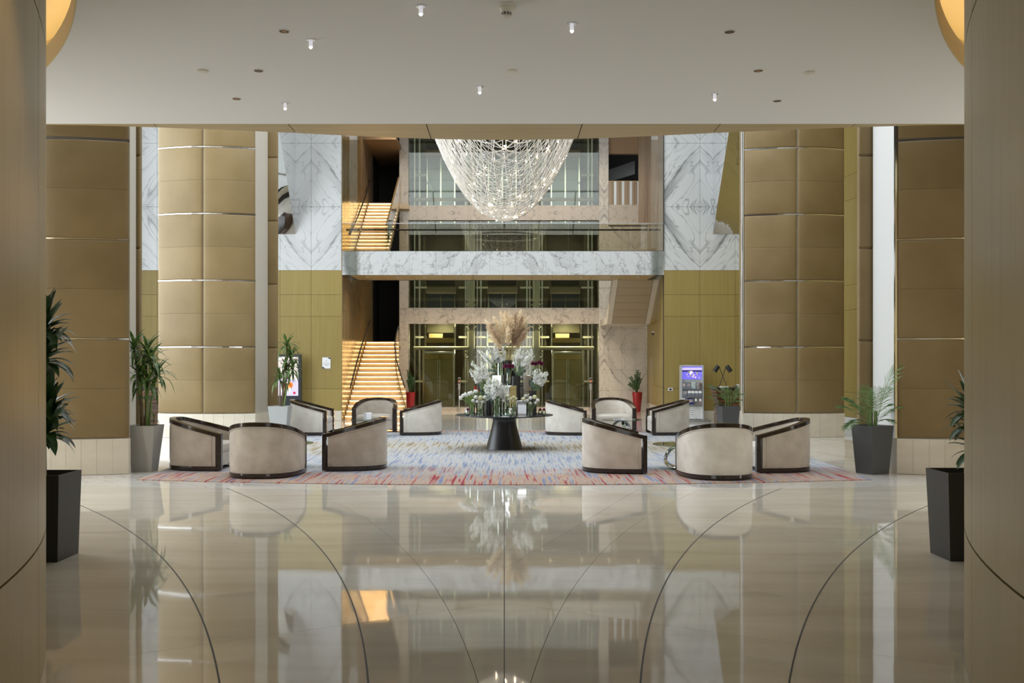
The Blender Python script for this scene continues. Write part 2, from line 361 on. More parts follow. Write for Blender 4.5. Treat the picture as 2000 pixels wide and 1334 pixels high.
def floor_mat():
    m = bpy.data.materials.new('beige_floor_marble'); m.use_nodes = True; nt = m.node_tree; N = nt.nodes; L = nt.links; b = N['Principled BSDF']
    b.inputs['Roughness'].default_value = .035; b.inputs['IOR'].default_value = 1.6
    g = N.new('ShaderNodeNewGeometry'); oi = N.new('ShaderNodeObjectInfo')
    mp = N.new('ShaderNodeMapping'); mp.inputs['Scale'].default_value = (.6, 2.6, 1); mp.inputs['Rotation'].default_value = (0, 0, .12); L.new(g.outputs['Position'], mp.inputs[0])
    n = N.new('ShaderNodeTexNoise'); n.inputs['Scale'].default_value = 1.1; n.inputs['Detail'].default_value = 8; n.inputs['Distortion'].default_value = .5; L.new(mp.outputs[0], n.inputs['Vector'])
    r = N.new('ShaderNodeValToRGB'); e = r.color_ramp.elements; e[0].position = .32; e[0].color = (.58, .535, .455, 1); e[1].position = .68; e[1].color = (.68, .64, .565, 1); L.new(n.outputs['Fac'], r.inputs[0])
    n3 = N.new('ShaderNodeTexNoise'); n3.inputs['Scale'].default_value = 2.2; n3.inputs['Detail'].default_value = 6; n3.inputs['Distortion'].default_value = 1.4; L.new(mp.outputs[0], n3.inputs['Vector'])
    a = N.new('ShaderNodeMath'); a.operation = 'SUBTRACT'; a.inputs[1].default_value = .5; L.new(n3.outputs['Fac'], a.inputs[0])
    q = N.new('ShaderNodeMath'); q.operation = 'ABSOLUTE'; L.new(a.outputs[0], q.inputs[0])
    vr = N.new('ShaderNodeMapRange'); vr.inputs['From Max'].default_value = .012; vr.inputs['To Min'].default_value = .35; vr.inputs['To Max'].default_value = 0; L.new(q.outputs[0], vr.inputs['Value'])
    mx = N.new('ShaderNodeMix'); mx.data_type = 'RGBA'; mx.inputs[7].default_value = (.66, .60, .50, 1); L.new(vr.outputs[0], mx.inputs[0]); L.new(r.outputs[0], mx.inputs[6])
    hv = N.new('ShaderNodeHueSaturation'); L.new(mx.outputs[2], hv.inputs['Color'])
    vv = N.new('ShaderNodeMapRange'); vv.inputs['To Min'].default_value = .95; vv.inputs['To Max'].default_value = 1.05; L.new(oi.outputs['Random'], vv.inputs['Value']); L.new(vv.outputs[0], hv.inputs['Value'])
    L.new(hv.outputs[0], b.inputs['Base Color'])
    n2 = N.new('ShaderNodeTexNoise'); n2.inputs['Scale'].default_value = 1.3; L.new(g.outputs['Position'], n2.inputs['Vector'])
    bp = N.new('ShaderNodeBump'); bp.inputs['Strength'].default_value = .05; bp.inputs['Distance'].default_value = .02; L.new(n2.outputs[0], bp.inputs['Height']); L.new(bp.outputs[0], b.inputs['Normal'])
    return m
m_floor = floor_mat()

def rug_mat():
    m = bpy.data.materials.new('rug_pile'); m.use_nodes = True; nt = m.node_tree; N = nt.nodes; L = nt.links; b = N['Principled BSDF']
    b.inputs['Roughness'].default_value = .95; b.inputs['Specular IOR Level'].default_value = .1
    g = N.new('ShaderNodeNewGeometry'); sp = N.new('ShaderNodeSeparateXYZ'); L.new(g.outputs['Position'], sp.inputs[0])
    def no(scale, det=3., rot=0., loc=0.):
        mp = N.new('ShaderNodeMapping'); mp.inputs['Scale'].default_value = scale; mp.inputs['Rotation'].default_value = (0, 0, rot); mp.inputs['Location'].default_value = (loc, loc, 0); L.new(g.outputs['Position'], mp.inputs[0])
        n = N.new('ShaderNodeTexNoise'); n.inputs['Scale'].default_value = 1; n.inputs['Detail'].default_value = det; L.new(mp.outputs[0], n.inputs['Vector']); return n.outputs['Fac']
    def ramp(sock, stops, const=False):
        r = N.new('ShaderNodeValToRGB'); r.color_ramp.interpolation = 'LINEAR'
        el = r.color_ramp.elements
        el[0].position, el[0].color = stops[0][0], (*stops[0][1], 1); el[1].position, el[1].color = stops[-1][0], (*stops[-1][1], 1)
        for p_, c in stops[1:-1]:
            x = el.new(p_); x.color = (*c, 1)
        L.new(sock, r.inputs[0]); return r.outputs[0]
    st = no((21, .7, 1), 2.0, .03); st2 = no((23, .8, 1), 2., -.02, 5.); big = no((.45, .9, 1), 3, .1, 2.)
    red = ramp(st, [(.32, (.36, .06, .09)), (.40, (.47, .19, .16)), (.46, (.55, .46, .42)), (.52, (.52, .33, .19)), (.58, (.47, .45, .47)), (.66, (.24, .27, .42))])
    blue = ramp(st2, [(.32, (.24, .28, .40)), (.42, (.37, .41, .50)), (.5, (.53, .54, .56)), (.58, (.54, .51, .47)), (.68, (.36, .40, .50))])
    gold = ramp(st2, [(.32, (.29, .23, .15)), (.44, (.44, .38, .28)), (.54, (.55, .53, .49)), (.66, (.42, .44, .50))])
    # zones along the length, with wandering borders
    wob = N.new('ShaderNodeMath'); wob.operation = 'MULTIPLY_ADD'; wob.inputs[1].default_value = 2.6; L.new(big, wob.inputs[0]); L.new(sp.outputs[1], wob.inputs[2])
    wob2 = N.new('ShaderNodeMath'); wob2.operation = 'MULTIPLY_ADD'; wob2.inputs[1].default_value = 1.1; L.new(st, wob2.inputs[0]); L.new(wob.outputs[0], wob2.inputs[2])
    def step(a, b_):
        r = N.new('ShaderNodeMapRange'); r.inputs['From Min'].default_value = a; r.inputs['From Max'].default_value = b_; L.new(wob2.outputs[0], r.inputs['Value']); return r.outputs[0]
    def mix(f, c1, c2):
        x = N.new('ShaderNodeMix'); x.data_type = 'RGBA'; L.new(f, x.inputs[0]); L.new(c1, x.inputs[6]); L.new(c2, x.inputs[7]); return x.outputs[2]
    c = mix(step(17.0, 17.9), red, blue); c = mix(step(20.3, 21.2), c, gold); c = mix(step(23.2, 24.0), c, blue); c = mix(step(25.9, 26.5), c, red)
    dk = N.new('ShaderNodeHueSaturation'); dk.inputs['Value'].default_value = .84; L.new(c, dk.inputs['Color']); L.new(dk.outputs[0], b.inputs['Base Color'])
    bp = N.new('ShaderNodeBump'); bp.inputs['Strength'].default_value = .25; bp.inputs['Distance'].default_value = .01; L.new(st, bp.inputs['Height']); L.new(bp.outputs[0], b.inputs['Normal'])
    return m
m_rug = rug_mat()

# ------------------------------------------------------------------ planar cutting helpers for the floor pieces
def cut_line(poly, a, b):
    """split a polygon by the infinite line a-b -> (left part, right part)"""
    def side(p): return (b[0] - a[0]) * (p[1] - a[1]) - (b[1] - a[1]) * (p[0] - a[0])
    Lp, Rp = [], []; n = len(poly)
    for i in range(n):
        p, q = poly[i], poly[(i + 1) % n]; s, t = side(p), side(q)
        (Lp if s >= 0 else Rp).append(p)
        if (s >= 0) != (t >= 0):
            k = s / (s - t); x = (p[0] + (q[0] - p[0]) * k, p[1] + (q[1] - p[1]) * k); Lp.append(x); Rp.append(x)
    return [p for p in (Lp, Rp) if len(p) > 2]
def cut_circle(poly, c, R):
    def dens(poly):
        out = []
        for i in range(len(poly)):
            p, q = poly[i], poly[(i + 1) % len(poly)]; n = max(1, int(math.hypot(q[0] - p[0], q[1] - p[1]) / .5))
            out += [(p[0] + (q[0] - p[0]) * k / n, p[1] + (q[1] - p[1]) * k / n) for k in range(n)]
        return out
    q = dens(poly); n = len(q)
    ins = [math.hypot(p[0] - c[0], p[1] - c[1]) < R for p in q]
    cr = [i for i in range(n) if ins[i] != ins[(i + 1) % n]]
    if len(cr) != 2: return [poly]
    def hit(i):
        a, b = q[i], q[(i + 1) % n]; lo, hi = 0., 1.
        for _ in range(30):
            m_ = (lo + hi) / 2; x = (a[0] + (b[0] - a[0]) * m_, a[1] + (b[1] - a[1]) * m_)
            if (math.hypot(x[0] - c[0], x[1] - c[1]) < R) == ins[i]: lo = m_
            else: hi = m_
        return x
    i0, i1 = cr; h0, h1 = hit(i0), hit(i1)
    a0 = math.atan2(h0[1] - c[1], h0[0] - c[0]); a1 = math.atan2(h1[1] - c[1], h1[0] - c[0]); d = (a1 - a0 + PI) % (2 * PI) - PI
    k = max(2, int(abs(d) * R / .25)); arc = [(c[0] + R * math.cos(a0 + d * t / k), c[1] + R * math.sin(a0 + d * t / k)) for t in range(1, k)]
    A = [h0] + [q[j % n] for j in range(i0 + 1, i1 + 1)] + [h1] + arc[::-1]
    B = [h1] + [q[j % n] for j in range(i1 + 1, i0 + 1 + n)] + [h0] + arc
    return [A, B]
def parea(p): return abs(sum(p[i][0] * p[(i + 1) % len(p)][1] - p[(i + 1) % len(p)][0] * p[i][1] for i in range(len(p)))) / 2
def shrink(poly, g):
    """pull each corner towards the inside by about g"""
    n = len(poly); A = sum(poly[i][0] * poly[(i + 1) % n][1] - poly[(i + 1) % n][0] * poly[i][1] for i in range(n))
    if A < 0: poly = poly[::-1]
    q = [p for i, p in enumerate(poly) if math.hypot(p[0] - poly[i - 1][0], p[1] - poly[i - 1][1]) > 1e-4]; n = len(q); out = []
    for i in range(n):
        a, b, c = Vector(q[i - 1]), Vector(q[i]), Vector(q[(i + 1) % n])
        d1 = (b - a).normalized(); d2 = (c - b).normalized(); n1 = Vector((-d1.y, d1.x)); n2 = Vector((-d2.y, d2.x)); nn = n1 + n2
        if nn.length < .3: nn = n1
        nn.normalize(); k = min(3, 1 / max(.35, nn.dot(n1)))
        out.append((b.x + nn.x * g * k, b.y + nn.y * g * k))
    return out

# ------------------------------------------------------------------ FLOOR
fl = MB(); fl.box(-14, 14, -6, 39, -.06, -.006)
floor = fl.build('floor', m_dark, kind='structure'); ORG[floor.name] = Vector((0, 0, 0))
BC, BR = (0., 43.3), 30.0             # edge where the white border meets the beige floor
arcs = [((-23.1, 1.72), 22.66), ((-22.95, -1.96), 22.63), ((-24.1, 2.36), 24.14)]
half = [[(-9.5, -2.0), (0, -2.0), (0, 15.4), (-9.5, 15.4)]]
pieces = []
for p in half:
    for q in cut_circle(p, BC, BR):
        cx_ = sum(a[0] for a in q) / len(q); cy_ = sum(a[1] for a in q) / len(q)
        if min(a[1] for a in q) < 0: pieces.append(q)
def cut_all(ps, fn):
    out = []
    for p in ps: out += fn(p)
    return [p for p in out if parea(p) > .004]
for a, b in (((-9, 8.26), (0, 8.26)), ((-3.86, 8.54), (-.23, 12.96)), ((-2.57, 5.58), (0, 7.08)), ((-9, 3.2), (0, 3.2))):
    pieces = cut_all(pieces, lambda p, a=a, b=b: cut_line(p, a, b))
for (c, R) in arcs: pieces = cut_all(pieces, lambda p, c=c, R=R: cut_circle(p, c, R))
# the spokes that rise from the middle joint
def spoke(p):
    cy_ = sum(a[1] for a in p) / len(p)
    return cut_line(p, (0, 8.26), (-1.43, 12.35)) if cy_ > 8.26 else [p]
pieces = cut_all(pieces, spoke)
for p in pieces:
    for sx in (1, -1):
        q = shrink([(a[0] * sx, a[1]) for a in p], .0018)
        MB().prism(q, -.03, 0, bottom=False).build('tile', m_floor, floor, smooth=False)
def arc_strip(c, R, a0, a1, hw, name, m, z=.0006):
    n = 60; b = MB(); pts = []
    for r in (R - hw, R + hw):
        for i in range(n + 1):
            a = a0 + (a1 - a0) * i / n; pts.append((c[0] + r * math.cos(a), c[1] + r * math.sin(a), z))
    b.add(pts, [(i, n + 1 + i, n + 2 + i, i + 1) if a1 > a0 else (i, i + 1, n + 2 + i, n + 1 + i) for i in range(n)])
    return b.build(name, m, floor, smooth=False)
for sx in (1, -1):
    for (c, R) in arcs[:2]:
        ya = math.asin((-1.5 - c[1]) / R)
        yb = next(t / 500 for t in range(1, 700) if math.hypot(c[0] + R * math.cos(t / 500) - 0, c[1] + R * math.sin(t / 500) - BC[1]) < BR)
        if sx == 1: arc_strip(c, R, ya, yb, .0055, 'inlay_strip', m_blackm)
        else: arc_strip((-c[0], c[1]), R, PI - ya, PI - yb, .0055, 'inlay_strip', m_blackm)
b = MB(); b.add([(-.003, -2, .0005), (.003, -2, .0005), (.003, 13.28, .0005), (-.003, 13.28, .0005)], [(0, 1, 2, 3)]); b.build('inlay_strip', m_blackm, floor, smooth=False)
# white marble of the atrium: slabs laid on a square grid, trimmed at the border arc
TS = 1.5; full = MB().box(-TS / 2 + .0008, TS / 2 - .0008, -TS / 2 + .0008, TS / 2 - .0008, -.03, 0).mesh('white_tile', M_FL, False)
for ix in range(-8, 8):
    for iy in range(8, 25):
        x0, y0 = ix * TS, 1.3 + iy * TS
        sq = [(x0, y0), (x0 + TS, y0), (x0 + TS, y0 + TS), (x0, y0 + TS)]
        ins = [math.hypot(a[0] - BC[0], a[1] - BC[1]) < BR for a in sq]
        far = y0 > 14.2
        if far or all(ins): inst('white_tile', full, floor, (x0 + TS / 2, y0 + TS / 2, 0)); continue
        for q in cut_circle(sq, BC, BR):
            my = sum(a[1] for a in q) / len(q); mx_ = sum(a[0] for a in q) / len(q)
            if math.hypot(mx_ - BC[0], my - BC[1]) < BR and parea(q) > .003:
                MB().prism(shrink(q, .0008), -.03, 0, bottom=False).build('white_tile', M_FL, floor, smooth=False)

# ------------------------------------------------------------------ DRUM WALLS of the foreground
ZC = 4.6
def arcpts(c, R, a0, a1, n): return [(c[0] + R * math.cos(a0 + (a1 - a0) * i / n), c[1] + R * math.sin(a0 + (a1 - a0) * i / n)) for i in range(n + 1)]
def drum(side, tx):
    sx = -1 if side == 'left' else 1; R = 9.0
    c = (sx * (tx + R * .9083), 6 - R * .4182); a_t = math.atan2(.4182, .9083)      # tangent angle
    root = MB(); pl = arcpts((0, 0), R - .03, -1.0, 1.5, 60)
    conv = lambda p: (c[0] - sx * p[0], c[1] + p[1])
    root.prism([conv(p) for p in pl] + [conv((-3, 6)), conv((-3, -5))], 0, 5.3)
    o = root.build('wall_' + side, m_dark, kind='structure'); ORG[o.name] = Vector((0, 0, 0))
    yb = 5.26; s0 = math.asin((yb - c[1]) / R)     # vertical seam
    bands = [(.006, .725), (.737, 3.545), (3.557, 5.3)]
    seams = [s0 + .27 * k for k in (-5, -4, -3, -2, -1, 0, 1, 2, 3, 4)]
    for z0, z1 in bands:
        for k in range(len(seams) - 1):
            g = .0005
            a = arcpts((0, 0), R, seams[k] + g, seams[k + 1] - g, 14)
            ib = arcpts((0, 0), R - .025, seams[k] + g, seams[k + 1] - g, 14)
            MB().prism([conv(p) for p in a] + [conv(p) for p in ib[::-1]], z0, z1).build('panel', m_drum, o, angle=20)
    return c
cl = drum('left', 2.762); cr = drum('right', 2.772)

# ------------------------------------------------------------------ CEILING with the cove round each drum
def ring(c, R, sx, n=96):
    return [(c[0] + sx * R * math.cos(2 * PI * i / n), c[1] + R * math.sin(2 * PI * i / n)) for i in range(n)]
Y0 = 12.05; CR = 9.7
c1 = (-12.24, 3.93); c2 = (12.26, 3.93)
def ceil_outline():
    xa = c1[0] + math.sqrt(CR ** 2 - (Y0 - c1[1]) ** 2)
    a0 = math.atan2(Y0 - c1[1], xa - c1[0]); a1 = math.atan2(-3 - c1[1], -2.9 - c1[0]); 
    la = [(c1[0] + CR * math.cos(a0 + (a1 - a0) * i / 60), c1[1] + CR * math.sin(a0 + (a1 - a0) * i / 60)) for i in range(61)]
    ra = [(-x + (c1[0] + c2[0]), y) for x, y in la][::-1]
    return la + ra
co_ = ceil_outline(); cb = MB()
cb.add([(x, y, ZC) for x, y in co_] + [(x, y, ZC + .2) for x, y in co_], [tuple(range(len(co_)))] + [(i, (i + 1) % len(co_), len(co_) + (i + 1) % len(co_), len(co_) + i) for i in range(len(co_))])
ceil = cb.build('ceiling', m_ceil, kind='structure', smooth=False); ORG[ceil.name] = Vector((0, 0, 0))
top = MB().box(-9, 9, -5, Y0, 5.32, 5.4).build('cove_top', m_cove, ceil, smooth=False)
for c, sx in ((c1, 1), (c2, -1)):
    def arc(R, z, n=70): return [(c[0] + sx * R * math.cos(-.75 + 2.0 * i / n), c[1] + R * math.sin(-.75 + 2.0 * i / n), z) for i in range(n + 1)]
    lip = MB(); lip.loft([arc(CR, ZC - .001), arc(CR - .012, ZC - .001), arc(CR - .012, ZC + .2), arc(CR + .02, ZC + .2), arc(CR + .45, ZC + .2)], closed=False)
    lip.build('cove_lip', m_cove, ceil, angle=30)
    MB().loft([arc(CR + .45, ZC + .2), arc(CR + .45, 5.33)], closed=False).build('cove_back', m_cove, ceil, angle=30)
    MB().loft([arc(CR + .30, ZC + .215), arc(CR + .38, ZC + .215), arc(CR + .38, ZC + .235), arc(CR + .30, ZC + .235)], closed=False).build('cove_light', m_cled, ceil, angle=30)
# wood soffit beyond the plaster: a curved apron of boards at the same height
prof = [(0, .87), (1.24, .77), (2.06, .59), (2.84, .42), (3.1, .36), (4.61, .11), (5.6, .02), (8.5, .0)]
def apron(x):
    x = abs(x)
    for (a, u), (b_, v) in zip(prof, prof[1:]):
        if a <= x <= b_:
            t = (x - a) / (b_ - a); return u + (v - u) * t
    return 0
def apr(x): return sum(apron(x + k * .16) for k in (-3, -2, -1, 0, 1, 2, 3)) / 7 + .01
sof = MB(); n = 80; xs = [-8.5 + 17 * i / n for i in range(n + 1)]
sof.prism([(x, Y0 + .001) for x in xs] + [(x, Y0 + apr(x) - .01) for x in xs[::-1]], ZC + .015, 11.4)
soff = sof.build('trim_1', m_dark, kind='structure'); ORG[soff.name] = Vector((0, 0, 0))
edges = [-8.5, -6.0, -4.25, -2.62, -.945, .945, 2.62, 4.25, 6.0, 8.5]
for a, b_ in zip(edges, edges[1:]):
    q = [a + .006 + (b_ - a - .012) * i / 12 for i in range(13)]
    MB().prism([(x, Y0 + .004) for x in q] + [(x, Y0 + apr(x)) for x in q[::-1]], ZC, ZC + .03).build('panel', m_soffit, soff, smooth=False)

# ------------------------------------------------------------------ shell of the atrium (outside the picture on three sides)
for nm, bx, mt in (('wall_lobby_left', (-9.2, -8.9, -5, 12.05, 0, 5.4), m_drum), ('wall_lobby_right', (8.9, 9.2, -5, 12.05, 0, 5.4), m_drum),
                   ('wall_front_left', (-13.2, -8.5, 11.9, 12.05, 0, 11.4), m_white), ('wall_front_right', (8.5, 13.2, 11.9, 12.05, 0, 11.4), m_white),
                   ('wall_far', (-9, 9, 38.9, 39, 0, 11.4), m_void)):
    MB().box(*bx).build(nm, mt, kind='structure', smooth=False)
MB().box(-13.2, 13.2, 12.05, 39, 11.42, 11.5).build('ceiling_atrium', m_white, kind='structure', smooth=False)
# facade glazing on the left: mullions in front of the daylight
win = thing('window_1', (-12.6, 20.5, 0), None, None); win['kind'] = 'structure'
for k in range(8): MB().box(-.05, .05, -7.6 + k * 2.17 - .04, -7.6 + k * 2.17 + .04, .6, 11.3).build('mullion', m_steel, win, smooth=False)
MB().box(-.3, -.2, -8.5, 9.1, 0, .9).build('sill', m_stone, win, smooth=False)
MB().box(-.35, -.3, -8.5, 9.1, .9, 11.4).build('pane', m_clear, win, smooth=False)

rg = thing('window_11', (0, 20, 11.35), None, None); rg['kind'] = 'structure'
for k in range(9): MB().box(-8 + 2 * k - .04, -8 + 2 * k + .04, -4, 8, -.02, .06).build('mullion', m_steel, rg, smooth=False)
for k in range(5): MB().box(-8, 8, -4 + 3 * k - .03, -4 + 3 * k + .03, -.02, .06).build('mullion', m_steel, rg, smooth=False)
for k in range(9): MB().tube([(-8 + 2 * k, 13.2 - 20, -.1 - 2.1 + .0), (-8 + 2 * k, 15.9 - 20, .0)], .04, 4).build('mullion', m_steel, rg)  # sloping bars added only to frame the added slanted fill
for i_, sx in enumerate((-1, 1)):
    lg = thing('window_%d' % (12 + i_), (sx * 8.75, 10.4, 0), None, None); lg['kind'] = 'structure'  # window bars added round the added lobby side fills
    for k in range(4): MB().box(-.04, .04, -1.5 + k - .03, -1.5 + k + .03, .3, 4.3).build('mullion', m_steel, lg, smooth=False)
    for z_ in (.3, 4.25): MB().box(-.04, .04, -1.5, 1.5, z_, z_ + .06).build('rail', m_steel, lg, smooth=False)

# ------------------------------------------------------------------ COLUMNS
MOD, BASE = 1.527, .55
def puff(xf, z0, z1, dep, nx=8, db=None, dt=None):
    """a padded panel: face following xf(u) -> (x, y), edges turned back by dep"""
    us = [0, .012, .05] + [.05 + .9 * k / nx for k in range(1, nx)] + [.95, .988, 1]
    h = z1 - z0; e = min(.02, .2 * h)
    zs = [z0, z0 + e * .35, z0 + e * 1.6, (z0 + z1) / 2, z1 - e * 1.6, z1 - e * .35, z1]
    ub = [dep, dep * .35, 0] + [0] * (nx - 1) + [0, dep * .35, dep]; db = dep if db is None else db; dt = dep if dt is None else dt; zb = [db, db * .35, 0, 0, 0, dt * .35, dt]
    b = MB(); v = []
    for j, z in enumerate(zs):
        for i, u in enumerate(us):
            x, y = xf(u); v.append((x, y + min(dep, max(ub[i], zb[j])), z))
    nu = len(us); f = [(j * nu + i, j * nu + i + 1, (j + 1) * nu + i + 1, (j + 1) * nu + i) for j in range(len(zs) - 1) for i in range(nu - 1)]
    return b.add(v, f)
def column(label, x0, xm, x1, de, sag, core, slab, inner, coremat, zhi):
    xc = (x0 + x1) / 2; hw = (x1 - x0) / 2
    fy = lambda x: de - sag * (1 - ((x - xc) / hw) ** 2)
    t = thing('column', ((x0 + x1) / 2, de + .5, 0), label, 'column', 'gold leather columns')
    arc = [x0 + (x1 - x0) * i / 16 for i in range(17)]
    poly = [(x, fy(x) + .045) for x in arc] + core
    MB().prism(poly, BASE, 11.4).build('core', coremat, t, True, angle=25)
    MB().prism([(x, fy(x) + .03) for x in arc] + [(a + (.03 if (a > xc) else -.03), b) for a, b in core], 0, BASE - .002).build('base', m_stone, t, True, angle=25)
    nt_ = round((x1 - x0) / .215)
    for k in range(nt_):
        a, b_ = x0 + (x1 - x0) * k / nt_ + .0015, x0 + (x1 - x0) * (k + 1) / nt_ - .0015
        MB().prism([(a, fy(a)), (b_, fy(b_)), (b_, fy(b_) + .03), (a, fy(a) + .03)], .004, BASE - .004).build('base_tile', m_stone, t, True, smooth=False)
    k = 0
    while BASE + k * MOD < zhi:
        z0 = BASE + k * MOD
        for a, b_ in ((x0, xm), (xm, x1)):
            for h0, h1, db, dt in ((z0 + .012, z0 + MOD / 2 - .001, .024, .004), (z0 + MOD / 2 + .001, z0 + MOD - .012, .004, .024)):
                puff(lambda u, a=a, b_=b_: (a + .006 + (b_ - a - .012) * u, fy(a + (b_ - a) * u)), h0, h1, .03, 8, db, dt).build('panel', m_leather, t, True, angle=60)
        if k: MB().prism([(x, fy(x) + .012) for x in arc] + [(x, fy(x) + .04) for x in arc[::-1]], z0 - .011, z0 + .011).build('metal_strip', m_chrome, t, True, smooth=False)
        sx0, sx1, sy, sd = slab
        puff(lambda u: (sx0 + (sx1 - sx0) * u, sy), z0 + .01, z0 + MOD - .01, .03, 4).build('side_panel', m_leather, t, True, angle=60)
        k += 1
    MB().box(sx0 + .01, sx1 - .01, sy + .028, sy + sd, 0, zhi).build('side_backing', m_leather, t, True, smooth=False)
    MB().box(sx0, sx1, sy - .01, sy + sd, 0, BASE).build('side_base', m_stone, t, True, smooth=False)
    if inner is not None:      # bright metal edge trim beside the padded panels
        MB().box(inner - .016, inner + .016, de - .0, de + .05, BASE, zhi).build('edge_trim', m_chrome, t, True, smooth=False)
    return t
column('gold padded column behind the tall grey planter, nearest the left drum wall', -8.2, -7.0, -5.78, 15.32, .22, [(-5.80, 15.37), (-6.02, 15.42), (-6.06, 16.38), (-8.0, 16.38), (-8.18, 15.4)], (-6.5, -6.01, 16.42, .12), None, m_corel, 6.4)
column('pale gold padded column rising behind the taupe tub chairs beside the dessert screen', -8.0, -6.89, -5.75, 22.98, .24, [(-5.77, 23.05), (-5.69, 23.95), (-7.9, 23.95), (-7.98, 23.05)], (-6.3, -5.46, 23.97, .12), None, m_corel, 8.6)
column('brown gold padded column beside the white wall strip and dark palm planter', 6.04, 7.26, 8.48, 15.32, .22, [(8.46, 15.4), (8.2, 16.38), (6.065, 16.38), (6.065, 15.4)], (5.85, 6.5, 16.42, .12), 6.03, m_white, 6.4)
column('brown gold padded column beside the brochure stand and striped desk', 5.55, 6.73, 7.9, 23.1, .24, [(7.88, 23.2), (7.8, 24.15), (5.74, 24.15), (5.575, 23.2)], (5.73, 6.3, 24.2, .12), 5.54, m_white, 8.6)

# ------------------------------------------------------------------ BACK WALLS
DW = 29.6
def paneled(name, bx, xs, rows, y, hand=1):
    o = MB().box(*bx).build(name, m_dark, kind='structure', smooth=False); ORG[o.name] = Vector((0, 0, 0))
    for z0, z1, mt, nm in rows:
        for a, b_ in zip(xs, xs[1:]):
            MB().cbox(a + .003, b_ - .003, y, y + .03, z0 + .003, z1 - .003, .002).build(nm, mt, o, smooth=False)
    return o
zr = [.3, .95, 3.1, 3.75, 4.47]
rows_l = [(0, .3, m_stone, 'base_panel')] + [(a, b_, m_yel, 'wood_panel') for a, b_ in zip(zr, zr[1:])] + [(a, b_, M_W, 'marble_panel') for a, b_ in ((4.47, 6.36), (6.36, 8.25), (8.25, 11.4))]
xl = [-4.84, XX(607.6, DW), XX(547, DW)]
while xl[-1] > -12: xl.append(xl[-1] - .915)
paneled('wall_back_left', (xl[-1], -4.84, DW + .03, DW + .2, 0, 11.4), xl[::-1], rows_l, DW)
rows_r = rows_l[:5] + [(a, b_, M_W2, 'marble_panel') for a, b_ in ((4.47, 6.36), (6.36, 8.25), (8.25, 11.4))]
xr = [4.75, XX(1367, DW), XX(1436, DW), XX(1436, DW) + 1.06, XX(1436, DW) + 2.12]
paneled('wall_back_right', (4.75, xr[-1], DW + .03, DW + .2, 0, 11.4), xr, rows_r, DW)
# right side wall of yellow veneer, running towards the viewer
def slanted(name, p0, p1, zs, cuts, mt):
    a, b_ = Vector(p0), Vector(p1); d = (b_ - a); L_ = d.length; d.normalize(); nrm = Vector((-d.y, d.x))
    if nrm.x > 0: nrm = -nrm
    o = MB().prism([(a.x, a.y), (b_.x, b_.y), (b_.x + .2, b_.y), (a.x + .2, a.y)], 0, 11.4).build(name, m_dark, kind='structure', smooth=False); ORG[o.name] = Vector((0, 0, 0))
    for z0, z1, m_, nm in zs:
        for s0, s1 in zip(cuts, cuts[1:]):
            q0 = a + d * (s0 + .003); q1 = a + d * (min(s1, L_) - .003)
            MB().prism([tuple(q0), tuple(q1), tuple(q1 + nrm * .03), tuple(q0 + nrm * .03)], z0 + .003, z1 - .003).build(nm, m_, o, smooth=False)
    return o
zs_r = [(0, .3, m_white, 'base_panel')] + [(a, b_, m_yel, 'wood_panel') for a, b_ in ((.3, .95), (.95, 3.1), (3.1, 3.75), (3.75, 5.97), (5.97, 6.62), (6.62, 11.4))]
slanted('wall_right', (8.60, 29.6), (10.6, 13.0), zs_r, [0, 1.2, 2.4, 3.17, 4.6, 6.0, 7.4, 8.8, 10.2, 12, 14, 16.7], m_yel)
MB().box(10.5, 13.2, 12.05, 13.1, 0, 11.4).build('wall_corner', m_white, kind='structure', smooth=False)

# mirror-faced canopies leaning out of the marble: flush at the bottom, deep at the top
def mirror_wedge(x_in, x_out, label):
    z0, z1, dep = 5.55, 9.5, 3.25
    t = thing('mirror_artwork', (x_in, DW, z0), label, 'artwork', 'leaning mirror artworks')
    g = 14
    front = MB().grid(lambda u, v: (x_in + (x_out - x_in) * u, DW - .012 - dep * v * (1 - .8 * u), z0 + (z1 - z0) * v), 8, g)
    if x_out < x_in: front.f = [f[::-1] for f in front.f]
    front.build('mirror_face', m_mirw if x_in > 0 else m_mirs, t, True)
    s = MB(); s.add([(x_in, DW - .012, z0), (x_in, DW - .012, z1), (x_in, DW - .012 - dep, z1)], [(0, 1, 2)]); s.build('mirror_side', m_mirror, t, True, smooth=False)
    s = MB(); s.add([(x_out, DW - .012, z0), (x_out, DW - .012, z1), (x_out, DW - .012 - dep * .2, z1), (x_in, DW - .012, z1), (x_in, DW - .012 - dep, z1)], [(0, 2, 1), (1, 2, 4, 3)]); s.build('backing', m_black, t, True, smooth=False)
mirror_wedge(-6.21, -7.9, 'pale leaning mirror wedge on the lightly veined marble wall')
mirror_wedge(6.2, 7.9, 'gold reflecting leaning mirror wedge on the heavily veined marble wall')

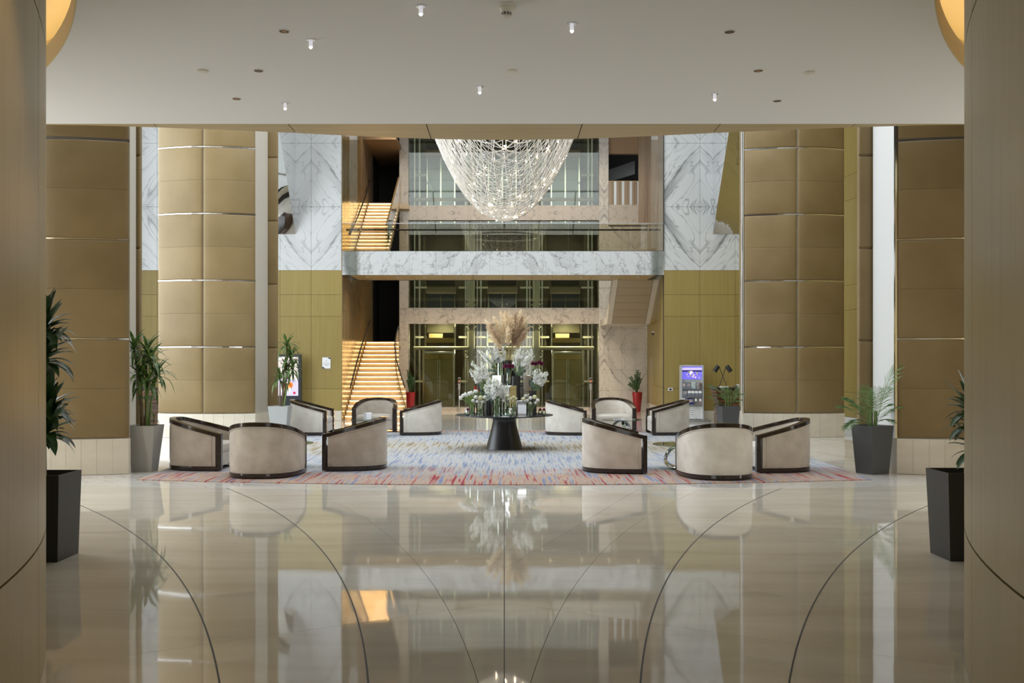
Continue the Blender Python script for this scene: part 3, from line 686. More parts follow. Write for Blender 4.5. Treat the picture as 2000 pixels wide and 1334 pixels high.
# ------------------------------------------------------------------ LIFT WALL and galleries behind
DE = 35.7
zb = [(ZZ(632.4, DE), ZZ(602, DE)), (ZZ(430, DE), ZZ(401.5, DE))]
lw = MB().box(XX(780, DE), XX(798, DE) - .01, DE + .03, DE + .5, 0, 11.4).build('wall_lift', m_dark, kind='structure', smooth=False); ORG[lw.name] = Vector((0, 0, 0))
xb = [XX(798, DE), XX(864, DE), XX(960, DE), XX(1025, DE), XX(1100, DE), XX(1170, DE)]
for z0, z1 in zb:
    for a, b_ in zip(xb, xb[1:]): MB().box(a + .002, b_ - .002, DE, DE + .3, z0, z1).build('marble_panel', M_P, lw, smooth=False)
z = 0
while z < 10.5:
    MB().box(XX(780, DE), XX(798, DE), DE - .02, DE + .5, z + .002, z + .733).build('marble_panel', M_P, lw, smooth=False)
    MB().box(XX(1170, DE), XX(1188.5, DE), DE - .02, DE + .5, z + .002, z + .733).build('marble_panel', M_R, lw, smooth=False)
    if z < 6.0:
        for a, b_ in ((1188.5, 1214), (1214, 1240), (1240, 1272)): MB().box(XX(a, DE) + .002, XX(b_, DE) - .002, DE - .02, DE + .1, z + .002, z + .733).build('marble_panel', M_R, lw, smooth=False)
    z += .735
# glazing of the shafts
gx = [XX(798, DE), XX(921, DE), XX(1047.5, DE), XX(1170, DE)]
lev = [(.12, zb[0][0]), (zb[0][1], zb[1][0]), (zb[1][1], 11.2)]
wn = 2
for (z0, z1) in lev:
    for a, b_ in zip(gx, gx[1:]):
        o = MB().box(a, b_, DE + .10, DE + .115, z0, z0 + .02).build('window_%d' % wn, m_steel, kind='structure', smooth=False); wn += 1
        xm_ = a + (b_ - a) * .5
        hs = [z0 + .02, min(z0 + 2.02, (z0 + z1) / 2 + .4), z1 - .02]
        for h0, h1 in zip(hs, hs[1:]):
            for c_, d_ in ((a, b_),): MB().box(c_ + .004, d_ - .004, DE + .1, DE + .112, h0 + .004, h1 - .004).build('pane', m_lift, o, smooth=False)
MB().box(gx[0], gx[-1], DE - .05, DE + .2, 0, .12).build('trim_2', M_P, kind='structure', smooth=False)
# spider fittings, posts and pipes
for i, xp in enumerate((XX(920.5, DE + .4), XX(1047.5, DE + .4))):
    t = thing('steel_post', (xp, DE + .4, 0), 'cream steel twin post between lift shafts, ' + ('left of the pampas plume' if i == 0 else 'right of the pampas plume'), 'post', 'lift shaft posts')
    for s in (-1, 1): MB().tube([(s * .062, 0, 0), (s * .062, 0, 11.3)], .07, 10).build('tube', m_postp, t)
    for zz in (2.0, 2.95, 3.9, 6.5):
        for s in (-1, 1):
            for u in (-1, 1): MB().tube([(s * .05, -.05, zz), (s * .2, -.26, zz + u * .1)], [.012, .03], 6).build('glass_clamp', m_chrome, t)
for j, zz in enumerate((ZZ(680, DE + .4), ZZ(390, DE + .4))):
    for k, (a, b_) in enumerate(zip(gx, gx[1:])):
        single('steel_pipe', ((a + b_) / 2, DE + .4, zz), MB().tube([(a + .15, DE + .4, zz), (b_ - .15, DE + .4, zz)], .068, 12), m_postp if j == 0 else m_cove,
               ('cream' if j == 0 else 'brass') + ' steel pipe across the ' + ('left', 'middle', 'right')[k] + ' lift shaft, ' + ('above the doors' if j == 0 else 'by the chandelier'), 'pipe', 'lift shaft pipes')
# shaft interior
sh = MB().box(gx[0] - .3, gx[-1] + .3, 38.5, 38.6, 0, 11.4).build('wall_shaft', m_olive, kind='structure', smooth=False)
for a in (gx[0] - .15, gx[1], gx[2], gx[3] + .1): MB().box(a - .03, a + .03, DE + .6, 38.5, 0, 11.4).build('partition', m_olive, sh, smooth=False)
MB().box(gx[0], gx[-1], DE + .12, 38.5, 0.0, .1).build('floor_shaft', m_olive, kind='structure', smooth=False)
cxs = [861, 981, 1104]
def lift(k):
    nm = ('left', 'middle', 'right')[k]; cxp = cxs[k] if k != 2 else 1109
    d = DE + .55; c = XX(cxp - 4 if k == 0 else cxp, d)
    t = thing('elevator', (c, d, 0), 'ground floor gold lift doors in the %s glass shaft' % nm, 'elevator', 'glass shaft lifts')
    w_ = .50; zt = ZZ(692, d) ; zb_ = .12
    for s in (-1, 1): 
        MB().cbox(s * (w_ + .05) - .04, s * (w_ + .05) + .04, -.06, .1, zb_, zt + .28, .006).build('jamb', m_chrome, t)
    MB().cbox(-w_ - .1, w_ + .1, -.05, .1, zt + .02, zt + .10, .006).build('track', m_steel, t)
    MB().box(-w_, w_, 0, .04, zt - .19, zt + .0).build('transom', m_gdoor, t, smooth=False)
    for s in (-1, 1):
        a, b_ = sorted((s * .02, s * w_))
        dd = MB().cbox(a, b_, 0, .05, zb_ + .02, zt - .20, .006).build('door', m_bdoor, t)
        MB().box(s * .03 - .02, s * .03 + .02, -.02, .0, zb_ + .02, zt - .19).build('edge_rail', m_chrome, dd, smooth=False)
    # landing doors of the floors above, on the back of the shaft
    for z0, z1 in ((4.15, 6.0), (7.55, 9.6)):
        u = thing('elevator_door', (XX(cxs[k], 38.0), 38.0, z0), 'upper landing lift door in the %s shaft, %s' % (nm, 'just above the marble band' if z0 < 5 else 'level with the chandelier'), 'elevator door', 'landing lift doors')
        dx = .53; ht = ZZ(574, 38.0) - z0 if z0 < 5 else 2.0
        MB().cbox(-dx - .05, dx + .05, .02, .08, ht, ht + .32, .006).build('header', m_taupe if z0 < 5 else m_peach, u)
        MB().box(-dx, dx, -.15, .02, ht + .33, ht + .50).build('operator_box', m_void, u, smooth=False)
        for s in (-1, 1):
            a, b_ = sorted((s * .03, s * (dx - .04)))
            MB().cbox(a, b_, .02, .06, -.6, ht - .01, .006).build('door', m_sdoor, u)
        for s in (-1, 0, 1): MB().box(s * dx - .025, s * dx + .025, -.01, .05, -.6, ht).build('jamb', m_chrome, u, smooth=False)
    # machinery between the floors
    g = thing('elevator_car', (c, DE + 1.3, 2.35), 'gold trimmed lift car underside in the %s shaft above the doors' % nm, 'elevator car', 'lift cars')
    MB().cbox(-.55, .55, 0, 1.1, .12, .30, .01).build('floor_edge', m_gdoor, g)
    MB().cbox(-.42, .10, -.04, .0, .30, .46, .006).build('apron', m_soffit, g)
    for s in (-1, 1): MB().box(s * .55 - .03, s * .55 + .03, .1, .16, -.1, 1.2).build('guide_rail', m_chrome, g, smooth=False)
    MB().box(-.55, .55, .3, .5, .62, .70).build('cross_beam', m_void, g, smooth=False)
    MB().box(-.50, .50, .2, .25, .5, 1.1).build('car_door', m_olive, g, smooth=False)
    p = DE + .0
    if k != 1:
        px = 897 if k == 0 else 1153.5
        q = thing('call_post', (XX(px, DE - .1), DE - .1, 0), 'slim steel lift call post with red display by the %s lift' % nm, 'call post', 'lift call posts')
        MB().cbox(-.022, .022, -.02, .02, 0, .76, .004).build('stem', m_steel, q)
        h = MB().cbox(-.042, .042, -.03, .03, .76, 1.20, .006).build('head', m_steel, q)
        MB().box(-.028, .028, -.034, -.03, .98, 1.17).build('display', m_black, h, smooth=False)
        MB().box(-.012, .012, -.037, -.034, 1.04, 1.09).build('indicator', m_red_ind, h, smooth=False)
for k in range(3):
    lift(k)
    cx_ = (gx[k] + gx[k + 1]) / 2; gr = thing('guide_rails', (cx_, 37.2, .1), 'full height guide rails and brackets of the %s glass lift shaft' % ('left', 'middle', 'right')[k], 'lift rails', 'lift shaft rails')
    for x_, y_, w_ in ((-.86, 0, .03), (.86, 0, .03), (-.72, .5, .045), (.78, .4, .05), (.95, -.6, .02), (-.98, -.7, .02)):
        MB().box(x_ - w_, x_ + w_, y_ - .03, y_ + .03, 0, 11.2).build('rail', m_steel if w_ < .035 else m_olive, gr, smooth=False)
    for z_ in (.9, 2.55, 3.35, 4.4, 5.6, 7.0, 8.6): MB().box(-1.05, -.60, -.05, .05, z_, z_ + .07).build('bracket', m_postp, gr, smooth=False); MB().box(.60, 1.05, -.05, .05, z_, z_ + .07).build('bracket', m_postp, gr, smooth=False)

# bay side walls, glossy
def bayleft():
    o = MB().box(-5.0, -4.86, DW + .2, 39, 0, 11.4).build('wall_stair', m_dark, kind='structure', smooth=False); ORG[o.name] = Vector((0, 0, 0))
    zs = [0, 2.2, 3.3, 4.6, 5.6, 7.0, 8.4, 11.4]
    for z0, z1 in zip(zs, zs[1:]):
        for a, b_ in ((DW + .0, 31.5), (31.5, 33.4)): MB().box(-4.86, -4.82, a + .003, b_ - .003, z0 + .003, z1 - .003).build('wood_panel', m_brownv, o, smooth=False)
        for a, b_ in ((33.4, 34.9), (34.9, 36.4)): MB().box(-4.86, -4.82, a + .003, b_ - .003, z0 + .003, z1 - .003).build('marble_panel', M_SB if z0 > 4 else m_brownv, o, smooth=False)
    MB().box(-4.86, XX(727.5, 36.4), 36.4, 36.5, 0, 11.4).build('end_panel', m_taupe, o, smooth=False)
bayleft()
def bayright():
    o = MB().prism([(4.95, DW + .2), (5.3, DE), (5.5, DE), (5.15, DW + .2)], 0, 11.4).build('wall_bay', m_dark, kind='structure', smooth=False); ORG[o.name] = Vector((0, 0, 0))
    def wx(y): t = (y - DW) / (DE - DW); return 4.75 + .37 * (1 - (1 - t) ** 2)
    ys = [DW, 30.7, 31.8, 33.0, 34.3, DE - .03]
    zs = [0, .3, .95, 3.1, 3.75, 4.6, 6.6, 8.6, 11.4]
    for z0, z1 in zip(zs, zs[1:]):
        for k_, (a, b_) in enumerate(zip(ys, ys[1:])):
            m_ = m_yel if z0 >= .3 and z0 < 4.6 else (m_stone if z0 < .3 else M_SB)
            q = [a + .003 + (b_ - a - .006) * i / 4 for i in range(5)]
            MB().prism([(wx(y), y) for y in q] + [(wx(y) + .04, y) for y in q[::-1]], z0 + .003, z1 - .003).build('panel', m_, o, smooth=False)
    b = MB(); y0, y1 = 34.0, 35.2
    b.prism([(wx(y0) - .01, y0), (wx(y1) - .01, y1), (wx(y1) + .0, y1), (wx(y0) + .0, y0)], .3, 1.9); b.build('service_door', m_soffit, o, smooth=False)
    c = thing('dome_camera', (wx(33.9) - .0, 33.9, ZZ(650, 33.9)), 'small white dome camera on the curved veneer wall', 'camera')
    MB().lathe([(.07, -.04), (.07, .04)], 0, 0, 14).build('housing', m_paper, c); MB().sphere((-.03, -.03, -.03), .05, 10, 6).build('lens', m_black, c)
bayright()

# ------------------------------------------------------------------ GALLERY BRIDGE
ZB0, ZB1 = ZZ(537, DW), ZZ(490, DW)
br = thing('gallery_bridge', (0, DW, ZB0), 'white marble gallery bridge spanning the lift lobby under the glass balustrade', 'bridge')
MB().box(-4.80, 4.74, DW + .03, 31.95, ZB0 + .03, ZB1 - .01).build('slab', m_dark, br, True, smooth=False)
n = 24
for k in range(n):
    a, b_ = -4.82 + 9.57 * k / n, -4.82 + 9.57 * (k + 1) / n
    MB().box(a + .0015, b_ - .0015, DW, DW + .03, ZB0, ZB1).build('fascia_panel', M_B, br, True, smooth=False)
n = 10
for k in range(n):
    a, b_ = -4.6 + 9.1 * k / n, -4.6 + 9.1 * (k + 1) / n
    MB().box(a + .006, b_ - .006, DW + .04, 31.4, ZB0 - .0, ZB0 + .03).build('soffit_panel', m_soffit, br, True, smooth=False)
MB().box(-4.81, 4.74, DW, 31.95, ZB1 - .01, ZB1 + .0).build('deck', m_stone, br, True, smooth=False)
for k, px in enumerate((719, 777, 830, 892, 953, 1015, 1075, 1136, 1190, 1247)):
    d = 30.4; p = P(px, 542, d); p.z = ZB0
    t = thing('downlight', p, 'small warm recessed downlight under the marble bridge, %s from the stair side' % ('first', 'second', 'third', 'fourth', 'fifth', 'sixth', 'seventh', 'eighth', 'ninth', 'tenth')[k], 'downlight', 'bridge downlights')
    MB().lathe([(.075, 0), (.075, -.012), (.05, -.014), (.045, -.004)], 0, 0, 14, caps=False).build('trim_ring', m_steel, t)
    MB().lathe([(.047, -.006), (.046, -.004)], 0, 0, 14).build('lens', m_glow, t)
    spot('bridge_downlight', (p.x, p.y, p.z - .03), (p.x, p.y + .2, 0), 25, 2.2, SOFTW, .8, .04)
# balustrade
bal = thing('balustrade', (0, DW + .12, ZB1), 'frameless glass balustrade along the marble bridge', 'balustrade')
bp = [668, 761, 796, 818, 919, 1015, 1110, 1232, 1297]
zt = ZZ(437, DW + .12)
for a, b_ in zip(bp, bp[1:]):
    MB().box(XX(a, DW + .12) + .006, XX(b_, DW + .12) - .006, DW + .115, DW + .13, ZB1, zt).build('pane', m_bal, bal, True, smooth=False)
MB().box(XX(668, DW + .12), XX(1297, DW + .12), DW + .11, DW + .135, zt, zt + .018).build('cap_rail', m_steel, bal, True, smooth=False)
MB().tube([(XX(676, DW + .3), DW + .3, ZZ(449, DW + .3)), (XX(1290, DW + .3), DW + .3, ZZ(449, DW + .3))], .025, 8).build('handrail', m_blackm, bal, True)
for k in range(11):
    x = -4.3 + 8.6 * k / 10; MB().tube([(x, DW + .13, zt - .17), (x, DW + .3, zt - .17)], .016, 6).build('bracket', m_chrome, bal, True)
# tall curved-corner glass screens at both ends
for sx, lb in ((-1, 'tall clear glass screen with rounded foot beside the upper stair flight'), (1, 'tall clear glass screen with rounded foot beside the heavily veined marble')):
    xo, xi = (-4.80, -4.36) if sx < 0 else (4.73, 4.36)
    zlo = ZB0 - .28
    outl = [(xo, 10.5), (xo, zlo + .75)] + [(xi + (xo - xi) * math.cos(a), zlo + .75 - .75 * math.sin(a)) for a in [PI / 2 * i / 8 for i in range(1, 9)]] + [(xi, 10.5)]
    b = MB(); nn = len(outl); y0 = DW - .06
    b.add([(x, y0, z) for x, z in outl] + [(x, y0 + .015, z) for x, z in outl], [tuple(range(nn)), tuple(range(2 * nn - 1, nn - 1, -1))] + [(i, nn + i, nn + (i + 1) % nn, (i + 1) % nn) for i in range(nn)])
    single('glass_screen', (xi, y0, zlo), b, m_clear, lb, 'glass screen', smooth=False)

# ------------------------------------------------------------------ STAIRS with light under every nosing
def stair(name, label, n, r, run, d0, z0, xl_, xr_fn, rail):
    t = thing(name, (xl_, d0, z0), label, 'staircase')
    for k in range(n):
        y = d0 + run * k; z = z0 + r * (k + 1); x1 = xr_fn(y); x2 = xr_fn(y + run)
        b = MB(); b.prism([(xl_, y + .03), (x1, y + .03), (x2, y + run + .04), (xl_, y + run + .04)], z - r, z - .03)
        b.prism([(xl_, y), (x1, y), (x2, y + run + .03), (xl_, y + run + .03)], z - .03, z)
        s = b.build('step', m_stepst, t, True, smooth=False)
        MB().box(xl_ + .02, x1 - .02, y + .012, y + .028, z - .043, z - .031).build('light_strip', m_led, s, True, smooth=False)
    return t
DL, NL, RL, RUN = 29.9, 17, .145, .29
def xr_lower(y):
    pts = [(29.0, -2.9), (30.0, -2.95), (31.2, -3.07), (31.8, -3.2), (32.8, -3.46), (34.9, -3.70), (40, -3.70)]
    for (a, u), (b_, v) in zip(pts, pts[1:]):
        if a <= y <= b_: return u + (v - u) * (y - a) / (b_ - a)
    return -3.7
st = stair('staircase', 'lower glowing stair flight rising from the lobby floor behind the chairs', NL, RL, RUN, DL, 0, -4.80, xr_lower, True)
MB().box(-4.8, -3.7, DL + NL * RUN, 39, NL * RL - .15, NL * RL).build('landing', m_stepst, st, True, smooth=False)
def rail_pts(lst): return [Vector(p) for p in lst]
hr = [(-4.70, 30.4, .965), (-4.70, 31.5, 1.62), (-4.70, 32.6, 2.2), (-4.70, 33.8, 2.75), (-4.70, 34.9, 3.22)]
MB().tube(hr, .024, 8).build('handrail', m_blackm, st, True)
hr2 = [(XX(790.5, 30.2), 30.2, .98), (XX(784, 31), 31.0, 1.28), (XX(773.6, 32.3), 32.3, 1.83), (XX(771, 33.5), 33.5, 2.32), (XX(773.5, 34.4), 34.4, 2.68), (XX(778, 35.3), 35.3, 3.02)]
MB().tube(hr2, .024, 8).build('handrail', m_blackm, st, True)
sh_ = [(XX(792.7, 30.0), 30.0, .36), (XX(783, 31.0), 31.0, .82), (XX(776, 32.0), 32.0, 1.3), (XX(772.5, 33.0), 33.0, 1.75), (XX(773.5, 34.4), 34.4, 2.45), (XX(778, 35.2), 35.2, 2.75)]
b = MB(); b.loft([[(x - .02, y, z - .30), (x + .02, y, z - .30), (x + .02, y, z), (x - .02, y, z)] for x, y, z in sh_]); b.build('stringer', m_brownv, st, True)
b = MB(); b.loft([[(x, y, z), (x2, y2, z2)] for (x, y, z), (x2, y2, z2) in zip(sh_, hr2)], closed=False); b.build('glass_side', m_clear, st, True)
st2 = stair('staircase', 'upper glowing stair flight rising from the gallery bridge', 15, .145, .225, 32.0, 5.2, -4.80, lambda y: -3.72, True)
MB().box(-4.8, -3.4, 32.0 + 15 * .225, 39, 7.2, 7.37).build('landing', m_stepst, st2, True, smooth=False)
u = MB(); u.add([(-4.8, 31.9, 4.95), (-3.72, 31.9, 4.95), (-3.72, 35.5, 7.1), (-4.8, 35.5, 7.1)], [(0, 3, 2, 1)]); u.build('underside', m_void, st2, True, smooth=False)
MB().tube([P(684, 458, 31.0), P(700, 420, 32.6), P(715, 380, 34.2), P(722, 352, 35.2)], .024, 8).build('handrail', m_blackm, st2, True)
b = MB(); pts = [(-3.80, 32.1, 5.35), (-3.76, 35.4, 7.45)]
b.loft([[(x - .03, y, z - .1), (x + .03, y, z - .1), (x + .03, y, z + .85), (x - .03, y, z + .85)] for x, y, z in pts]); b.build('balustrade_panel', m_bal, st2, True, smooth=False)
MB().tube([(-3.8, 32.1, 6.2), (-3.76, 35.4, 8.3)], .03, 8).build('rail', m_brownv, st2, True)
# dark rooms behind the stairs
for nm, bx, mt in (('wall_landing', (-4.9, -3.3, 38.6, 38.7, 0, 11.4), m_void), ('ceiling_landing', (-4.86, -3.72, 36.5, 38.6, 6.6, 6.7), m_void),
                   ('ceiling_upper', (-4.82, -3.7, 34.0, 38.8, 9.35, 9.5), m_peach)):
    MB().box(*bx).build(nm, mt, kind='structure', smooth=False)
# right-hand stair seen from below, with its boarded underside
rs = thing('staircase', (4.1, 31.4, 3.1), 'stair flight seen from below with boarded underside beside the curved veneer wall', 'staircase')
y0, zz0, y1, zz1 = 31.4, 4.33, 33.3, 3.02
for k in range(6):
    a, b_ = k / 6, (k + 1) / 6
    def pt(t_, x, up=0): return (x, y0 + (y1 - y0) * t_, zz0 + (zz1 - zz0) * t_ + up)
    g = .004
    q = MB(); q.add([pt(a + g, 3.60), pt(a + g, 4.70), pt(b_ - g, 4.70), pt(b_ - g, 3.60), pt(a + g, 3.60, .05), pt(a + g, 4.70, .05), pt(b_ - g, 4.70, .05), pt(b_ - g, 3.60, .05)], [(0, 1, 2, 3), (7, 6, 5, 4), (0, 4, 5, 1), (1, 5, 6, 2), (2, 6, 7, 3), (3, 7, 4, 0)])
    q.build('underside_board', m_taupe, rs, True, smooth=False)
for xa, xb_ in ((3.43, 3.59), (4.71, 4.87)):
    q = MB(); q.add([pt(0, xa), pt(0, xb_), pt(1, xb_), pt(1, xa), pt(0, xa, .4), pt(0, xb_, .4), pt(1, xb_, .4), pt(1, xa, .4)], [(0, 1, 2, 3), (7, 6, 5, 4), (0, 4, 5, 1), (1, 5, 6, 2), (2, 6, 7, 3), (3, 7, 4, 0)])
    q.build('stringer', m_corel, rs, True, smooth=False)
q = MB(); q.add([pt(0, 3.6, .051), pt(0, 4.7, .051), pt(1, 4.7, .051), pt(1, 3.6, .051), pt(0, 3.6, .2), pt(0, 4.7, .2), pt(1, 4.7, .2), pt(1, 3.6, .2)], [(0, 1, 2, 3), (7, 6, 5, 4), (0, 4, 5, 1), (1, 5, 6, 2), (2, 6, 7, 3), (3, 7, 4, 0)]); q.build('stair_slab', m_dark, rs, True, smooth=False)
MB().box(3.43, 4.87, y1, DE - .03, 3.02, 3.25).build('landing', m_corel, rs, True, smooth=False)
# upper right gallery: peach fascia, parapet of streaked stone, dark room with a sloping beam
xg0, xg1 = XX(1189, DE), XX(1275, DE)
ug = thing('upper_gallery', (4.3, DE, ZZ(437, DE)), 'upper gallery with peach marble fascia and streaked stone parapet beside the lift shaft', 'gallery')
MB().box(xg0, xg1 + .5, DE, DE + .2, ZZ(440, DE), ZZ(400, DE)).build('fascia', M_P, ug, True, smooth=False)
n = 12
for k in range(n):
    a, b_ = xg0 + 1.12 * k / n, xg0 + 1.12 * (k + 1) / n
    MB().box(a + .002, b_ - .002, DE + .02, DE + .06, ZZ(400, DE), ZZ(354, DE)).build('parapet_slat', (M_SB, m_taupe, m_steel)[k * 7 % 3], ug, True, smooth=False)
MB().box(xg0, xg0 + 1.14, DE + .01, DE + .07, ZZ(354, DE), ZZ(353, DE)).build('parapet_cap', m_cove, ug, True, smooth=False)
MB().box(xg0, xg1 + .6, DE + .1, DE + .3, ZZ(299, DE), 11.4).build('bulkhead', m_peach, ug, True, smooth=False)
q = MB(); q.add([P(1190, 331, 38), P(1240, 314, 37.6), P(1240, 340, 37.6), P(1190, 355, 38)], [(0, 1, 2, 3), (3, 2, 1, 0)]); q.build('sloping_beam', m_white, ug, True, smooth=False)
MB().box(XX(1247, DE), xg1 + .6, DE - .01, DE + .1, ZZ(437, DE), 11.4).build('end_wall', M_SB, ug, True, smooth=False)
MB().box(xg0, 6.5, 38.6, 38.7, 0, 11.4).build('wall_gallery', m_void, kind='structure', smooth=False)
MB().box(XX(1184, DE) , XX(1190, DE), DE + .3, 38.6, 0, 11.4).build('wall_partition', m_void, kind='structure', smooth=False)

# ------------------------------------------------------------------ CHANDELIER
CZ, CD = 4.56, 20.0
ch = thing('chandelier', (0, CD, CZ), 'huge draped crystal bead chandelier glowing above the flower table', 'chandelier')
RR = 1.95; ZR = CZ + 3.45
def bowl(x, y):
    q = math.sqrt(x * x + y * y); return CZ + .80 * q * q * (1 + .035 * q * q)
def strand(phi, c, n=34):
    tm = math.sqrt(max(.01, RR * RR - c * c)); pts = []
    for i in range(n + 1):
        t_ = -tm + 2 * tm * i / n
        x = -c * math.sin(phi) + t_ * math.cos(phi); y = c * math.cos(phi) + t_ * math.sin(phi)
        pts.append((x, CD + y, bowl(x, y)))
    return pts
for phi, cnt in ((.22, 48), (-.22, 48), (1.3, 16), (-1.3, 16), (0, 28)):
    for k in range(cnt):
        c_ = (-1 + 2 * (k + .5) / cnt) * RR * .985
        MB().tube(strand(phi, c_), .0064, 4, caps=False).build('strand', m_crys, ch, True)
MB().tube([(RR * math.cos(a) , CD + RR * math.sin(a), ZR + .25) for a in [2 * PI * i / 48 for i in range(49)]], .05, 8, False).build('frame_ring', m_chrome, ch, True)
for k in range(4):
    a = PI / 4 + k * PI / 2; MB().tube([(RR * math.cos(a), CD + RR * math.sin(a), ZR + .25), (RR * .6 * math.cos(a), CD + RR * .6 * math.sin(a), 11.4)], .008, 5).build('suspension_cable', m_steel, ch, True)
bm = MB().sphere((0, 0, 0), .0105, 8, 5).mesh('bulb', m_bulb); sm = MB().sphere((0, 0, 0), .006, 6, 4).mesh('crystal', m_tip)
rc = random.Random(5)
for k in range(64):
    a = PI + (k * 2.39996) % PI; q = RR * .84 * math.sqrt((k + .5) / 64) + rc.uniform(-.06, .06); x, y = q * math.cos(a), -abs(q * math.sin(a))
    inst('bulb', bm, ch, (x, y * 1.01, bowl(x, y) - CZ - .015), scale=rc.choice((.5, .6, .8, 1, 1.3)))
for k in range(110):
    a = rc.uniform(PI, 2 * PI); q = RR * .95 * math.sqrt(rc.uniform(.01, .8)); x, y = q * math.cos(a), q * math.sin(a)
    inst('crystal', sm, ch, (x, y * 1.01, bowl(x, y) - CZ - .012), scale=rc.uniform(.7, 1.3))  # crystals glow, their sparkle put in as emission

# ------------------------------------------------------------------ RUG
RC, RFR = (0, 13.9 + 24), 24.0
front = [(RC[0] + RFR * math.sin(a), RC[1] - RFR * math.cos(a)) for a in [(-.225 + .45 * i / 40) for i in range(41)]]
back = [(4.88 * math.cos(a), 22.6 + 2.6 * max(0, math.sin(a)) ** .7) for a in [PI * i / 40 for i in range(41)]]
rug_poly = front + [(5.52, 18.2), (5.35, 20.4)] + back + [(-5.35, 20.4), (-5.52, 18.2)]
RZ = .012
single('rug', (0, 14.2, 0), MB().prism(rug_poly, 0.0005, RZ), m_rug, 'large barrel shaped rug streaked red, blue and gold under the seating', 'rug', smooth=False)

# ------------------------------------------------------------------ CHAIRS
CW, CDp = 1.10, .92
def chair_proto():
    W2, D2 = CW / 2, CDp
    N = 40
    def plan(u):
        """outer outline, u 0..1 from one arm front round the back to the other; front at y=-D/2, back at +D/2"""
        a = PI * u; e = 2 / 2.7
        cx_ = -math.cos(a); sy = math.sin(a)
        x = math.copysign(abs(cx_) ** e, cx_) * W2; y = (abs(sy) ** e) * D2 - D2 / 2
        return x, y
    raw = [plan(i / 400) for i in range(401)]
    cum = [0]
    for p, q in zip(raw, raw[1:]): cum.append(cum[-1] + math.hypot(q[0] - p[0], q[1] - p[1]))
    def at(s):
        s *= cum[-1]
        for i in range(400):
            if cum[i + 1] >= s:
                t_ = (s - cum[i]) / max(1e-9, cum[i + 1] - cum[i]); return (raw[i][0] + (raw[i + 1][0] - raw[i][0]) * t_, raw[i][1] + (raw[i + 1][1] - raw[i][1]) * t_)
        return raw[-1]
    out = [at(i / N) for i in range(N + 1)]
    nr = []
    for i in range(N + 1):
        a, b_ = out[max(0, i - 1)], out[min(N, i + 1)]; dx, dy = b_[0] - a[0], b_[1] - a[1]; l = math.hypot(dx, dy); nr.append((dy / l, -dx / l))   # points inward
    if nr[0][0] < 0: nr = [(-a, -b_) for a, b_ in nr]
    off = lambda i, d: (out[i][0] + nr[i][0] * d, out[i][1] + nr[i][1] * d)
    hf, hb = .585, .825
    def h(i): t_ = (out[i][1] + D2 / 2) / D2; return hf + (hb - hf) * t_
    root = bpy.data.objects.new('tub_armchair', None); COL.objects.link(root); root.empty_display_size = .1
    T = .10
    def sweep(d0, d1, zlo, zhi, rng=None):
        b = MB(); R = []
        for i in (rng or range(N + 1)):
            p, q = off(i, d0), off(i, d1); a, c_ = zlo(i), zhi(i)
            R.append([(p[0], p[1], a), (q[0], q[1], a), (q[0], q[1], c_), (p[0], p[1], c_)])
        b.loft(R); return b
    # frame: top rim, front posts, bottom band
    sweep(0, T, lambda i: h(i) - .058, lambda i: h(i)).build('rim', m_lacq, root, angle=50)
    sweep(.0, T, lambda i: .015, lambda i: .075).build('base_band', m_lacq, root, angle=50)
    for i0 in (0, N):
        rng = range(0, 2) if i0 == 0 else range(N - 1, N + 1)
        b = MB(); p0, p1 = off(i0, -.001), off(i0, T + .001); y = out[i0][1]
        x0, x1 = sorted((p0[0], p1[0])); b.cbox(x0, x1, y - .03, y + .035, .015, hf + .004, .006); b.build('front_post', m_lacq, root)
        MB().lathe([(.02, 0), (.025, .017)], (x0 + x1) / 2, y + .05, 8).build('foot', m_black, root)
    MB().lathe([(.02, 0), (.025, .017)], 0, D2 / 2 - .08, 8).build('foot', m_black, root)
    # upholstery: outer back, slightly bulged; inner back
    def skin(d, z0, z1, bul):
        b = MB(); nz = 6; rows = []
        for j in range(nz + 1):
            v = j / nz
            row = []
            for i in range(1, N):
                zz = z0(i) + (z1(i) - z0(i)) * v; e = min(v, 1 - v) * nz; k = d + bul * min(1, e) ** .5
                p = off(i, k); row.append((p[0], p[1], zz))
            rows.append(row)
        b.loft(rows, closed=False); return b
    skin(.014, lambda i: .07, lambda i: h(i) - .04, -.012).build('outer_upholstery', SUEDE, root, angle=70)
    b = skin(T - .014, lambda i: .30, lambda i: h(i) - .04, .014); b.f = [f[::-1] for f in b.f]; b.build('inner_upholstery', SUEDE_IN, root, angle=70)
    pip = [(*off(i, -.001), h(i) - .068) for i in range(2, N - 1)]
    loop = [(*off(2, -.001), .085)] + pip + [(*off(N - 2, -.001), .085)] + [(*off(i, -.001), .085) for i in range(N - 3, 1, -1)]
    MB().tube(loop, .005, 5, False).build('piping', SUEDE, root)
    # seat: block inside the shell with a softly crowned cushion
    ins = [off(i, T + .004) for i in range(0, N + 1)]
    ins = [(x, max(y, -D2 / 2 - .012)) for x, y in ins]
    cyy = 0.0
    def sc(k, z): return [(x * k, (y + .0) * k if y > -D2 / 2 + .02 else y + (1 - k) * .5, z) for x, y in ins]
    MB().loft([sc(1, .075), sc(1, .27)]).build('seat_base', SUEDE_IN, root, angle=50)
    MB().loft([sc(.985, .272), sc(1, .285), sc(1.0, .375), sc(.985, .40), sc(.95, .415), sc(.80, .425), sc(.4, .432)]).build('seat_cushion', SUEDE_IN, root, angle=60)
    return root
